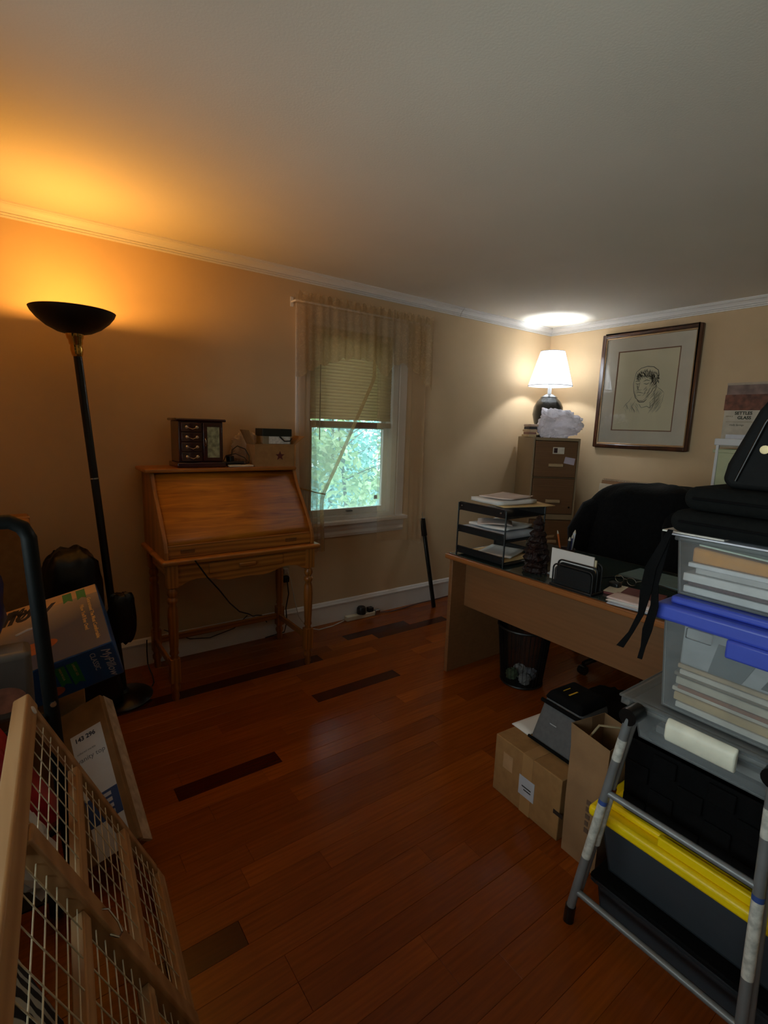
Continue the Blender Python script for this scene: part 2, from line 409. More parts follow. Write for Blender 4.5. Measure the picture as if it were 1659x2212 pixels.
# ---------------------------------------------------------------- windows
M_vinyl = pm('white_window_vinyl', (222, 224, 222), rough=0.35, var=0.02)
M_glass = glass('window_glass', (.93, .98, .97))
def window(name, a0, a1, z0, z1, mp, label):
    """double-hung window; mp(along, depth, z) maps to the wall"""
    w = bpy.data.objects.new(name, None); COL.objects.link(w); w.location = mp((a0 + a1) / 2, 0, z0); struct(w, label)
    def bx(mb, a, b, c0, c1, e0, e1):
        p, q = mp(a, c0, e0), mp(b, c1, e1)
        return mb.box(min(p[0], q[0]), max(p[0], q[0]), min(p[1], q[1]), max(p[1], q[1]), e0, e1)
    mb = MB(); j = .045
    bx(mb, a0, a0 + j, .0, .13, z0, z1); bx(mb, a1 - j, a1, .0, .13, z0, z1); bx(mb, a0 + j, a1 - j, .0, .13, z1 - j, z1); bx(mb, a0 + j, a1 - j, .0, .13, z0, z0 + .03)
    build(mb, 'window_frame', M_vinyl, w, world=True, bevel=.003)
    zm = z0 + (z1 - z0) * .5
    for nm, a, b, dep in (('lower_sash', z0 + .03, zm + .02, .055), ('upper_sash', zm - .02, z1 - j, .09)):
        r = .045; mb = MB(); xa, xb = a0 + j, a1 - j
        bx(mb, xa, xa + r, dep, dep + .03, a, b); bx(mb, xb - r, xb, dep, dep + .03, a, b); bx(mb, xa + r, xb - r, dep, dep + .03, a, a + r); bx(mb, xa + r, xb - r, dep, dep + .03, b - r, b)
        sa = build(mb, nm, M_vinyl, w, world=True, bevel=.004)
        mg = MB(); bx(mg, xa + r - .005, xb - r + .005, dep + .012, dep + .016, a + r - .005, b - r + .005)
        build(mg, 'pane', M_glass, sa)
    return w
w1 = window('window_1', WX0, WX1, WZ0, WZ1, lambda a, d, z: (a, d, z), 'white double-hung window behind sheer curtains')
# casing, stool and apron inside the room
mb = MB().box(WX0 - .07, WX0, -.016, 0, WZ0, WZ1 + .07).box(WX1, WX1 + .07, -.016, 0, WZ0, WZ1 + .07).box(WX0, WX1, -.016, 0, WZ1, WZ1 + .07)
build(mb, 'casing', M_trim, w1, world=True, bevel=.004)
build(MB().box(WX0 - .10, WX1 + .10, -.05, .05, WZ0 - .028, WZ0 + .002), 'window_sill', M_trim, w1, world=True, bevel=.006)
build(MB().prism([(0, WZ0 - .12), (.012, WZ0 - .12), (.016, WZ0 - .10), (.012, WZ0 - .08), (.018, WZ0 - .06), (.018, WZ0 - .028), (0, WZ0 - .028)], WX0 - .08, WX1 + .08, lambda p, z, e: (e, -p, z)), 'apron', M_trim, w1, world=True)
build(MB().box(-2.22, -2.17, .034, .056, WZ0 + .052, WZ0 + .062), 'sash_lift', pm('grey_latch', (120, 120, 120), rough=.4), w1, world=True, bevel=.002)
build(MB().box(-1.955, -1.925, .064, .0665, 0.905, 0.935), 'sticker', pm('pale_sticker', (214, 226, 226), rough=.5), w1, world=True)
window('window_2', FY0, FY1, FZ0, FZ1, lambda a, d, z: (XL - d, a, z), 'white window in the left wall behind the viewer')
M_scr = sheer('haze_screen_mesh', (176, 212, 216), .24, .0)
build(MB().box(WX0 + .045, WX1 - .045, .112, .1125, WZ0 + .03, WZ0 + .72), 'haze_screen', M_scr, w1, world=True)  # thin sheet added to lay a pale haze over the view
# ================================================================ outdoors seen through the window
struct(build(MB().box(-14, 8, .2, 22, -.9, -.6), 'ground', pm('grass_ground', (96, 118, 70), rough=.95, var=.3, scale=4)), 'grassy ground outside the window')
def tree(x, y, h, r, seed, rgb, label, n=2600, trunk=.07, low=.0, leaf=.10):
    t = thing('tree', label, 'tree', (x, y, -.6), group='trees outside the window'); rr = random.Random(seed)
    build(MB().tube([(0, 0, 0), (.05, .02, h * .4), (-.06, .04, h * .75), (.02, 0, h)], [trunk, trunk * .8, trunk * .5, trunk * .2], 8), 'trunk', pm('bark', (92, 80, 66), rough=.9, var=.3, scale=12), t, smooth=True)
    br = MB()
    for i in range(9):
        a = rr.uniform(0, 6.28); z = h * rr.uniform(.25, .8); L = r * rr.uniform(.5, .9)
        br.tube([(0, 0, z), (math.cos(a) * L * .5, math.sin(a) * L * .5, z + L * .25), (math.cos(a) * L, math.sin(a) * L, z + L * .45)], [trunk * .35, trunk * .22, trunk * .08], 6)
    build(br, 'branches', MATS['bark'], t)
    lf = MB()
    cl = [(rr.gauss(0, r * .42), rr.gauss(0, r * .42), low * h + (h * 1.05 - low * h) * rr.random()) for _ in range(26)]
    for i in range(n):
        c = rr.choice(cl); p = Vector((rr.gauss(c[0], r * .2), rr.gauss(c[1], r * .2), rr.gauss(c[2], h * .06)))
        q_ = math.hypot(p.x, p.y)
        if q_ > r * .95: p.x *= r * .95 / q_; p.y *= r * .95 / q_
        e = Euler((rr.uniform(-1, 1), rr.uniform(-1, 1), rr.uniform(0, 6.28))).to_matrix(); s = leaf * rr.uniform(.5, 1.2)
        lf.add([p + e @ Vector(q) * s for q in ((-.5, 0, 0), (0, -.28, .04), (.6, 0, 0), (0, .28, .04))], [(0, 1, 2, 3)])
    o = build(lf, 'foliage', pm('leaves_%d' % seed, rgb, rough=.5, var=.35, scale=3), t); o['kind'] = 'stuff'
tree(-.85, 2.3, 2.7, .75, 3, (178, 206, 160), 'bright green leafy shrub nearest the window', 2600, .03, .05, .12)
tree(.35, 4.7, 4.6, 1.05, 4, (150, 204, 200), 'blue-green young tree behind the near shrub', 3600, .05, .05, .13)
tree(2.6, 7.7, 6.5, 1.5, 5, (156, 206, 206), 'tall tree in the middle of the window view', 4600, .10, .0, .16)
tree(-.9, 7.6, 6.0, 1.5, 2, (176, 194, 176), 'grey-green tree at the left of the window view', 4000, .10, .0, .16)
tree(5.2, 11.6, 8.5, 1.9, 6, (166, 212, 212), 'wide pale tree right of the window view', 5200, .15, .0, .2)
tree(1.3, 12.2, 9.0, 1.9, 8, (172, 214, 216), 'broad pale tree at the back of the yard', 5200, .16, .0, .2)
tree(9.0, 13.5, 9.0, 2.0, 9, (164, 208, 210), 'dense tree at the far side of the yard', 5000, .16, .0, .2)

# ================================================================ blind, curtains
M_slat = sheer('cream_blind_slat', (232, 218, 186), 1.0, 0.0, .32)
bl = thing('window_blind', 'cream horizontal slat blind pulled halfway down the window', 'blind', (-2.2, .035, 1.45))
BX0, BX1 = WX0 + .05, WX1 - .05
build(MB().box(BX0, BX1, .015, .05, 2.07, 2.11), 'head_rail', M_slat, bl, world=True, bevel=.003)
z = 1.515; slat_me = None
while z < 2.065:
    if slat_me is None:
        sl = MB().grid(1, 4, lambda a, b: (BX0 + (BX1 - BX0) * a, (b - .5) * .024, .0035 - .011 * (b - .5) * -1 - .012 * (b - .5) ** 2 * 4 * .25))
        o = build(sl, 'slat', M_slat, bl, world=True, solid=.0012, smooth=True); slat_me = o.data
    else:
        o = bpy.data.objects.new('slat', slat_me); COL.objects.link(o); o.parent = bl; o.matrix_parent_inverse = Matrix.Translation(-bl.location)
        md = o.modifiers.new('solid', 'SOLIDIFY'); md.thickness = .0012; md.offset = 0
    o.location = (0, .033, z); o.rotation_euler = (R(40), 0, 0); z += .0225
build(MB().box(BX0, BX1, .02, .048, 1.452, 1.49), 'bottom_rail', pm('brown_bottom_rail', (150, 118, 100), rough=.5), bl, world=True, bevel=.003)
for x in (-2.43, -1.96): build(MB().tube([(x, .018, 2.08), (x, .018, 1.47)], .0012, 6), 'ladder_cord', M_slat, bl, world=True)
build(MB().tube([(-2.475, .008, 2.08), (-2.475, .004, 1.9), (-2.478, .004, 1.36)], .0035, 8), 'tilt_wand', pm('dark_wand', (88, 74, 56), rough=.4), bl, world=True)

CX0, CX1, CZ = -2.695, -1.565, 2.235
rod = thing('curtain_rod', 'thin white curtain rod above the window', 'curtain rod', ((CX0 + CX1) / 2, -.045, CZ))
build(MB().tube([(CX0, 0, CZ), (CX0, -.05, CZ), (CX0 + .012, -.062, CZ), (CX1 - .012, -.062, CZ), (CX1, -.05, CZ), (CX1, 0, CZ)], .007, 8), 'rod', M_trim, rod, world=True, smooth=True)
for x in (CX0, CX1): build(MB().box(x - .012, x + .012, -.004, -.0005, CZ - .03, CZ + .03), 'bracket', M_trim, rod, world=True, bevel=.002)
M_lace = sheer('lace_valance', (216, 190, 150), .48, .08)
M_sheer = sheer('sheer_panel', (220, 192, 154), .36, .0)
M_hem = sheer('sheer_hem', (210, 178, 128), .62, .1)
def fold(x, s, k=46): return .009 * math.sin(x * k + s) + .006 * math.sin(x * k * 2.3 + s * 2)
# valance with gathered heading and scalloped hem
va = thing('lace_valance', 'short scalloped lace valance gathered on the rod', 'curtain', ((CX0 + CX1) / 2, -.075, CZ - .4))
def valfn(a, b):
    x = CX0 - .014 + (CX1 - CX0 + .028) * a
    t = (a - .62) / .38 if a > .62 else (.62 - a) / .62
    drop = .30 + .17 * max(0, (t - .35) / .65) ** 1.6 + .022 * abs(math.sin(a * 42)) + (.10 * math.exp(-((a - .61) / .05) ** 2))
    zt = CZ + .035; z = zt - (drop + .035) * b
    e = .004 if .035 < (zt - z) < .05 else 1
    return (x, -.066 - .004 + fold(x, 1.0) * .6 * e * (1 + b) - .006 * b - .014, z)
build(MB().grid(120, 22, valfn), 'lace', M_lace, va, world=True, smooth=True)
build(MB().grid(120, 4, lambda a, b: (CX0 + (CX1 - CX0) * a, -.088 + .8 * fold(CX0 + (CX1 - CX0) * a, 2, 90) * (1.2 - b), CZ + .052 - .05 * b + .006 * math.sin(a * 160))), 'heading_ruffle', M_lace, va, world=True, smooth=True)
# right panel hangs straight
rc = thing('sheer_curtain', 'right sheer curtain panel hanging straight to below the sill', 'curtain', (-1.8, -.06, .55))
def rfn(a, b):
    x = -2.045 + (.462 + .0 * b) * a + .005 * math.sin(a * 9) ; z = CZ - (CZ - .575 - .03 * (1 - a)) * b
    x += .02 * b * (1 - a)
    return (x, -.042 - .034 * b + fold(x, .3, 60 + 10 * a) * (.5 + .4 * b), z)
build(MB().grid(90, 14, rfn), 'panel', M_sheer, rc, world=True, smooth=True)
# second, denser layer where the cloth bunches at the side
build(MB().grid(40, 14, lambda a, b: (-1.71 + .13 * a - .01 * b, -.034 - .05 * b + .009 * math.sin(a * 16 + b), CZ - .015 - (CZ - .60 + .05 * a) * b)), 'gathered_edge', M_sheer, rc, world=True, smooth=True)
# left panel swept aside to the left jamb
lc = thing('sheer_curtain', 'left sheer curtain panel drawn aside toward the oak desk', 'curtain', (-2.6, -.06, .6))
def ledge(b):   # right-hand edge of the swept panel
    z = CZ - (CZ - .58) * b
    pts = [(2.235, -2.045), (1.80, -2.06), (1.45, -2.235), (1.2, -2.36), (1.05, -2.44), (.98, -2.475), (.93, -2.487), (.8, -2.482), (.575, -2.475)]
    for (z1, x1), (z0, x0) in zip(pts, pts[1:]):
        if z <= z1 and z >= z0: return x0 + (x1 - x0) * (z - z0) / (z1 - z0)
    return pts[-1][1]
def lfn(a, b):
    z = CZ - (CZ - .58) * b; xr = ledge(b); xl = CX0 + .015 + .02 * b
    x = xl + (xr - xl) * a
    return (x, -.042 - .034 * b + fold(CX0 + a * .65, 2.2, 60) * (.5 + .4 * b), z)
build(MB().grid(70, 40, lfn), 'panel', M_sheer, lc, world=True, smooth=True)
build(MB().grid(40, 30, lambda a, b: (CX0 + .012 + .13 * a + .03 * b, -.028 - .05 * b + .008 * math.sin(a * 18 + b), CZ - .015 - (CZ - .62) * b)), 'gathered_edge', M_sheer, lc, world=True, smooth=True)
build(MB().grid(2, 40, lambda a, b: (ledge(b) - .03 * a, -.045 - .034 * b + fold(-2.045, 2.2, 60) * .5, CZ - (CZ - .58) * b)), 'edge_hem', M_hem, lc, world=True, smooth=True)
build(MB().tube([(-2.47, -.075, .985), (-2.54, -.085, 1.0), (-2.64, -.07, 1.03), (-2.675, -.02, 1.04), (-2.68, -.004, 1.04)], .005, 6), 'tie_back', M_hem, lc, world=True, smooth=True)

# ================================================================ torchiere
tp, bp_ = Vector((-3.947, -.36, 1.83)), Vector((-3.825, -.36, .0))
ax = (tp - bp_).normalized(); lean = math.atan2(ax.x, ax.z)
lt = thing('floor_lamp', 'black torchiere floor lamp with brass collar, glowing orange in the corner', 'floor lamp', bp_, (0, lean, 0))
M_blk = pm('black_enamel', (14, 13, 13), rough=.28, var=.1, spec=.5)
M_brass = pm('polished_brass', (214, 170, 84), rough=.12, var=.05, metal=1.0)
M_silver = pm('bright_steel', (190, 190, 188), rough=.25, metal=1.0)
build(MB().lathe([(0, .0), (.135, .0), (.138, .006), (.125, .02), (.08, .035), (.03, .045), (.022, .06), (0, .06)], 40), 'base', M_blk, lt, smooth=True)
build(MB().lathe([(0, .05), (.018, .05), (.018, 1.76), (0, 1.76)], 20), 'pole', M_blk, lt, smooth=True)
for z in (.52, 1.17): build(MB().lathe([(0, z), (.0195, z), (.0195, z + .006), (0, z + .006)], 20), 'pole_ring', M_silver, lt, smooth=True)
build(MB().lathe([(0, 1.735), (.019, 1.735), (.023, 1.745), (.026, 1.765), (.024, 1.785), (.028, 1.79), (.029, 1.808), (.034, 1.815), (.037, 1.835), (.0, 1.835)], 24), 'brass_collar', M_brass, lt, smooth=True)
prof = [(.035, 1.832), (.07, 1.841), (.11, 1.862), (.145, 1.892), (.165, 1.918), (.172, 1.934)]
build(MB().lathe([(0, 1.832)] + prof + [(r - .004, z + .002) for r, z in prof[::-1]] + [(0, 1.836)], 48).xf(Matrix.Translation((0, 0, 1.832)) @ Matrix.Rotation(R(3.5), 4, 'Y') @ Matrix.Translation((0, 0, -1.832))), 'bowl_shade', pm('black_bowl', (14, 11, 9), rough=.5, var=.1), lt, smooth=True)
M_bulb = pm('bulb_orange', (255, 170, 60), emit=((1, .5, .12), 20))
build(MB().lathe([(0, 1.852), (.012, 1.855), (.014, 1.885), (.010, 1.905), (0, 1.91)], 12), 'bulb', M_bulb, lt, smooth=True)
def lamp_light(name, parent, loc, w, col, rad):
    d = bpy.data.lights.new(name, 'POINT'); d.energy = w; d.color = col; d.shadow_soft_size = rad
    o = bpy.data.objects.new(name, d); COL.objects.link(o); o.parent = parent; o.location = loc; return o
lamp_light('torchiere_light', lt, (0.004, 0, 1.916), TORCH_W, TORCH_COL, .035)
cd = tag(build(MB().tube([(-3.683, -.32, .012), (-3.662, -.27, .008), (-3.652, -.18, .008), (-3.65, -.10, .01), (-3.648, -.045, .02), (-3.648, -.034, .10), (-3.645, -.032, .165)], .0035, 6), 'lamp_cord', pm('black_cord', (12, 11, 11), rough=.5), smooth=True), 'thin black lamp cord from the torchiere base to the wall', 'cord')

# ================================================================ roll-top oak desk
M_oak = wood('golden_oak', (138, 82, 24), (180, 114, 42), .45, 'x', 1.0, 9, coat=.25)
M_oakv = wood('golden_oak_upright', (132, 80, 26), (170, 106, 40), .45, 'z', 1.0, 9, coat=.25)
M_oakt = wood('golden_oak_tambour', (140, 76, 6), (208, 130, 26), .5, 'x', 1.7, 1.5, coat=.0, dist=12, wv=.12)
dk = thing('roll_top_desk', 'golden oak roll-top desk on turned legs beside the window', 'desk', (-3.215, -.29, 0))
def W(mb, nm, mat, par=None, **k): return build(mb, nm, mat, par or dk, world=True, **k)
tx0, tx1, ty0, ty1 = -3.655, -2.765, -.55, -.035
W(MB().box(tx0, tx1, ty0, ty1, .737, .763), 'table_top', M_oak, bevel=.010, seg=3)
def leg(x, y):
    pr = [(.0, .0), (.016, .0), (.020, .02), (.017, .045), (.024, .06), (.026, .075), (.018, .09), (.022, .10)]
    m = MB().lathe(pr + [(.022, .105), (0, .105)], 16, (x, y, 0))
    m.box(x - .024, x + .024, y - .024, y + .024, .105, .235)
    m.lathe([(0, .235), (.021, .235), (.017, .25), (.024, .262), (.020, .28), (.022, .30), (.025, .38), (.027, .46), (.024, .505), (.017, .525), (.026, .54), (.026, .555), (.017, .565), (.026, .585), (.024, .60), (.018, .612), (.024, .622), (0, .622)], 16, (x, y, 0))
    m.box(x - .026, x + .026, y - .026, y + .026, .62, .737)
    return m
for x, y in ((-3.605, -.512), (-2.828, -.512), (-3.60, -.075), (-2.815, -.075)):
    W(leg(x, y), 'leg', M_oakv, smooth=True)
def apron(a):   # scalloped lower edge
    return .645 - .028 * math.exp(-((a - .5) / .22) ** 2) - .008 * math.cos(a * 6.28 * 3) + .045 * max(0, abs(a - .5) * 2 - .86) / .14 * -.5
poly = [(-3.579, .737)] + [(-3.579 + .725 * i / 40, apron(i / 40)) for i in range(41)] + [(-2.854, .737)]
W(MB().prism(poly, -.524, -.506, lambda a, z, e: (a, e, z)), 'front_apron', M_oak)
W(MB().box(-3.574, -2.84, -.084, -.066, .65, .737), 'back_apron', M_oak)
for x in (-3.61, -2.83): W(MB().box(x, x + .016, -.486, -.10, .65, .737), 'side_apron', M_oak)
dr = W(MB().box(-3.42, -3.0, -.530, -.522, .668, .726), 'drawer', M_oak, bevel=.003)
build(MB().box(-3.262, -3.168, -.546, -.529, .686, .708), 'drawer_pull', M_oak, dr, bevel=.005)
for x in (-3.605, -2.822): W(MB().box(x - .009, x + .009, -.49, -.097, .150, .186), 'side_stretcher', M_oakv, bevel=.003)
W(MB().box(-3.578, -2.838, -.085, -.065, .150, .188), 'long_stretcher', M_oak, bevel=.003)
# gallery: shaped sides, curved front, top shelf
SP = [(-.045, .763), (-.515, .763), (-.515, .80), (-.500, .845), (-.465, .90), (-.415, .965), (-.36, 1.03), (-.315, 1.085), (-.285, 1.135), (-.265, 1.18), (-.045, 1.18)]
for x in (-3.635, -2.812): W(MB().prism(SP, x, x + .018, lambda y, z, e: (e, y, z)), 'side_panel', M_oakv)
FP = [(-.492, .832), (-.480, .86), (-.445, .91), (-.395, .972), (-.342, 1.037), (-.298, 1.09), (-.270, 1.135), (-.252, 1.172)]
W(MB().grid(1, 7, lambda a, b: (-3.617 + .805 * a, FP[round(b * 7)][0], FP[round(b * 7)][1])), 'roll_front', M_oakt, solid=.010, smooth=True)
lr = W(MB().box(-3.617, -2.812, -.505, -.478, .764, .832), 'lift_rail', M_oak, bevel=.004)
for x in (-3.52, -2.94): build(MB().box(x - .035, x + .035, -.5085, -.504, .787, .808), 'finger_grip', wood('oak_dark_grip', (104, 62, 22), (128, 78, 30), .45), lr, bevel=.002)
W(MB().box(-3.617, -2.812, -.055, -.046, .763, 1.18), 'back_panel', M_oak)
W(MB().box(-3.665, -2.795, -.285, -.03, 1.18, 1.202), 'top_shelf', M_oak, bevel=.009, seg=3)

# ---- on the desk: jewellery box
jb = thing('jewelry_box', 'dark burgundy wooden jewellery box with four drawers and a glass door', 'jewelry box', (-3.36, -.165, 1.202), (0, 0, R(2)))
M_mah = wood('burgundy_lacquer', (44, 10, 8), (64, 18, 12), .22, 'x', 1, 6, coat=.6)
build(MB().box(-.135, .135, -.085, .085, .0, .03), 'plinth', M_mah, jb, bevel=.006)
build(MB().box(-.122, .122, -.072, .075, .03, .255), 'body', M_mah, jb, bevel=.003)
build(MB().box(-.138, .138, -.088, .085, .255, .27), 'lid', M_mah, jb, bevel=.006)
for i in range(4):
    z0 = .037 + i * .0535
    d = build(MB().prism([(-.110, -.0725), (-.0, -.0725), (-.0, -.080), (-.03, -.086), (-.055, -.088), (-.08, -.086), (-.110, -.080)], z0, z0 + .049, lambda a, b, e: (a, b, e)), 'drawer', M_mah, jb, bevel=.002)
    for x in (-.083, -.028): build(MB().lathe([(0, 0), (.007, .001), (.009, .004), (.005, .008), (.007, .012), (0, .014)], 12).xf(Matrix.Translation((x, -.085, z0 + .024)) @ Matrix.Rotation(R(90), 4, 'X')), 'pull', pm('silver_pull', (206, 200, 190), rough=.15, metal=1), d, smooth=True)
    build(MB().tube([(-.083, -.093, z0 + .024), (-.055, -.101, z0 + .014), (-.028, -.093, z0 + .024)], .002, 6), 'bail', MATS['silver_pull'], d, smooth=True)
dd = build(MB().box(.008, .112, -.082, -.072, .036, .248), 'door', M_mah, jb, bevel=.003)
build(MB().box(.030, .098, -.0835, -.0822, .056, .226), 'glass_panel', pm('etched_glass', (148, 150, 118), rough=.15, var=.35, scale=45), dd)
build(MB().tube([(.018, -.083, .12), (.018, -.092, .13), (.018, -.092, .15), (.018, -.083, .16)], .0025, 6), 'door_pull', MATS['silver_pull'], dd, smooth=True)
build(MB().box(-.15, .15, -.001, .001, 0, .001), 'inlay', M_mah, jb) if False else None
# ---- cords and charger
ch = thing('charger', 'black phone charger with coiled cord on the oak desk top', 'charger', (-3.165, -.17, 1.202))
build(MB().box(-.02, .012, -.02, .02, .012, .062), 'adapter', pm('black_plastic', (18, 18, 19), rough=.4), ch, bevel=.005).rotation_euler = (0, R(-8), R(20))
pts = [(.0, .0, .055), (.005, .0, .095), (.04, .01, .118), (.085, .0, .10), (.10, -.02, .06), (.09, -.045, .02), (.03, -.055, .008), (-.03, -.045, .008), (-.055, -.02, .03), (-.03, .01, .06), (.03, .02, .072), (.08, .0, .05), (.095, -.03, .02), (.05, -.03, .012), (-.06, -.035, .02)]
build(MB().tube(pts, .0032, 6), 'cord', MATS['black_plastic'], ch, smooth=True)
build(MB().tube([(-.06, -.035, .02), (-.03, -.035, .018), (.01, -.03, .022), (.06, -.04, .02)], .011, 8), 'cable_bundle', MATS['black_plastic'], ch, smooth=True)
tag(base_at(build(MB().box(-3.205, -3.06, -.255, -.19, 1.202, 1.2135), 'white_paper_tray', pm('yellowed_white', (206, 196, 172), rough=.6), bevel=.004), (-3.13, -.22, 1.202)), 'flat off-white dish at the edge of the oak desk top', 'tray')
# ---- open cardboard box with a black file inside
M_card = pm('cardboard_kraft', (150, 112, 70), rough=.85, var=.08, scale=30, bump=.08, bscale=120, spec=.2)
M_cardd = pm('cardboard_old', (128, 96, 62), rough=.88, var=.12, scale=14, spec=.2)
M_print = pm('ink_dark', (40, 34, 32), rough=.8)
M_red = pm('ink_red_brown', (86, 34, 26), rough=.8)
cb = thing('cardboard_box', 'open cardboard carton with a star print on the oak desk top', 'box', (-2.925, -.185, 1.202), (0, 0, R(-3)))
build(MB().tub((-.125, .125, -.08, .08, 0), (-.125, .125, -.08, .08, .135), .004), 'body', M_card, cb)
build(MB().hexa([(-.125, -.08, .13), (-.121, -.08, .13), (-.121, .08, .13), (-.125, .08, .13), (-.165, -.08, .215), (-.161, -.08, .215), (-.161, .08, .215), (-.165, .08, .215)]), 'flap', M_card, cb)
build(MB().hexa([(.121, -.08, .132), (.125, -.08, .132), (.125, .08, .132), (.121, .08, .132), (.19, -.08, .185), (.193, -.08, .183), (.193, .08, .183), (.19, .08, .185)]), 'flap', M_card, cb)
st = [(.03 * (1 if i % 2 == 0 else .42) * math.sin(i * math.pi / 5), .03 * (1 if i % 2 == 0 else .42) * math.cos(i * math.pi / 5)) for i in range(10)]
build(MB().prism(st, -.0815, -.0803, lambda a, b, e: (.03 + a, e, .065 + b)), 'star_print', M_red, cb)
bf = thing('binder_box', 'black-topped archive file with white label in the open carton', 'file box', (-2.912, -.185, 1.2065), (0, 0, R(-3)))
build(MB().box(-.082, .095, -.06, .06, .0, .178), 'body', pm('grey_board', (130, 116, 92), rough=.8), bf, bevel=.002)
build(MB().box(-.086, .10, -.066, .064, .178, .222), 'lid', pm('dark_green_black', (18, 24, 20), rough=.5), bf, bevel=.003)
build(MB().box(-.045, .09, -.0615, -.0602, .132, .176), 'label', pm('white_label', (200, 196, 188), rough=.7, var=.15, scale=90), bf)
build(MB().tube([(.02, -.066, .176), (.05, -.072, .148), (.085, -.072, .150), (.10, -.068, .168)], .004, 6), 'handle', MATS['black_plastic'], bf, smooth=True)
M_bagw = clearplastic('white_plastic_bag', (222, 204, 186), .62, .4)
tag(base_at(build(lump(lambda p, d: p * (1 - .35 * max(0, d.z)), (-3.025, -.058, 1.318), (.10, .026, .118), .22, 2.6, 44, 30, 4.2, .8, True, .35), 'plastic_bag', M_bagw, smooth=True), (-3.025, -.07, 1.202)), 'crumpled white plastic bag behind the star-printed carton', 'bag')

# ---- wall outlet and cords by the baseboard
ol = thing('wall_outlet', 'beige wall outlet with plugs behind the oak desk leg', 'outlet', (-2.745, -.003, .43))
build(MB().box(-.038, .038, -.004, .002, -.06, .06), 'cover_plate', pm('almond_plate', (190, 172, 140), rough=.4), ol, bevel=.003)
build(MB().box(-.018, .018, -.034, -.004, .01, .045), 'plug', pm('white_plug', (206, 200, 190), rough=.5), ol, bevel=.004)
build(MB().box(-.02, .02, -.04, -.004, -.05, -.008), 'plug', MATS['black_plastic'], ol, bevel=.004)
tag(build(MB().tube([(-2.745, -.046, .40), (-2.735, -.05, .30), (-2.755, -.05, .2), (-2.745, -.045, .10), (-2.76, -.035, .02), (-2.9, -.03, .008)], .004, 6), 'hanging_cord', MATS['black_cord'], smooth=True), 'black cord hanging from the outlet behind the oak desk', 'cord')
tag(build(MB().tube([(-2.74, -.04, .455), (-2.72, -.05, .40), (-2.69, -.055, .24), (-2.66, -.06, .12), (-2.60, -.07, .03), (-2.52, -.10, .008), (-2.40, -.09, .008), (-2.28, -.055, .012)], .0032, 6), 'extension_cord', pm('white_cord', (196, 188, 174), rough=.5), smooth=True), 'white cord looping from the outlet down to the baseboard', 'cord')
tag(build(MB().tube([(-3.50, -.560, .757), (-3.44, -.56, .66), (-3.36, -.50, .56), (-3.27, -.40, .44), (-3.17, -.28, .33), (-3.08, -.2, .27), (-3.02, -.115, .215), (-2.98, -.075, .2), (-2.93, -.045, .18), (-2.89, -.035, .12)], .004, 6), 'draped_cord', MATS['black_cord'], smooth=True), 'dark twisted cord hanging diagonally across the oak desk front', 'cord')
tag(build(MB().tube([(-3.55, -.04, .21), (-3.50, -.042, .18), (-3.40, -.045, .12), (-3.28, -.045, .10), (-3.12, -.045, .13), (-3.03, -.045, .2)], .003, 6), 'sagging_cord', MATS['black_cord'], smooth=True), 'black cord sagging below the oak desk stretcher', 'cord')
ps = thing('power_strip', 'pale power strip with a black adapter against the baseboard', 'power strip', (-2.1, -.045, 0))
build(MB().box(-.16, .10, -.022, .022, .0, .035), 'body', MATS['yellowed_white'], ps, bevel=.005)
build(MB().lathe([(0, 0), (.035, 0), (.035, .045), (.028, .055), (0, .055)], 18).xf(Matrix.Translation((-.02, -.002, .035))), 'black_adapter', MATS['black_plastic'], ps, smooth=True)
build(MB().box(.04, .085, -.02, .02, .035, .07), 'black_plug', MATS['black_plastic'], ps, bevel=.004)
build(MB().box(.105, .15, -.02, .015, .0, .04), 'chrome_plug', M_silver, ps, bevel=.004)
tag(build(MB().tube([(-1.945, -.05, .012), (-1.85, -.07, .006), (-1.7, -.06, .006), (-1.58, -.045, .01), (-1.4, -.04, .008), (-1.2, -.03, .01), (-1.0, -.03, .008)], .004, 6), 'brown_cord', pm('brown_cord', (70, 26, 18), rough=.5), smooth=True), 'dark brown cord running along the baseboard to the corner', 'cord')
# ---- black pole leaning against the wall right of the window
pl = thing('leaning_pole', 'slim black folded stand leaning against the wall by the curtain', 'pole', (-1.475, -.165, 0))
a0, a1 = Vector((-1.475, -.165, .0)), Vector((-1.528, -.028, .735))
def bar(mb, p, q, w, d):
    p, q = Vector(p), Vector(q); t = (q - p).normalized(); s = Vector((1, 0, 0)); s = (s - t * s.dot(t)).normalized(); n = t.cross(s)
    return mb.hexa([p - s * w - n * d, p + s * w - n * d, p + s * w + n * d, p - s * w + n * d, q - s * w - n * d, q + s * w - n * d, q + s * w + n * d, q - s * w + n * d])
build(bar(MB(), a0, a0.lerp(a1, .8), .016, .010), 'shaft', M_blk, pl, world=True, bevel=.004)
build(bar(MB(), a0.lerp(a1, .8), a1, .021, .013), 'head', M_blk, pl, world=True, bevel=.005)
build(MB().tube([a1, a1 + Vector((.0, .008, .03)), a1 + Vector((.012, .012, .045))], .004, 6), 'cord_loop', pm('pale_cord', (170, 160, 140), rough=.6), pl, world=True, smooth=True)
# ================================================================ framed portrait on the right wall
pic = thing('framed_portrait', 'large framed pencil portrait of a man in a dark coat collar', 'picture', (0, -.96, 1.352))
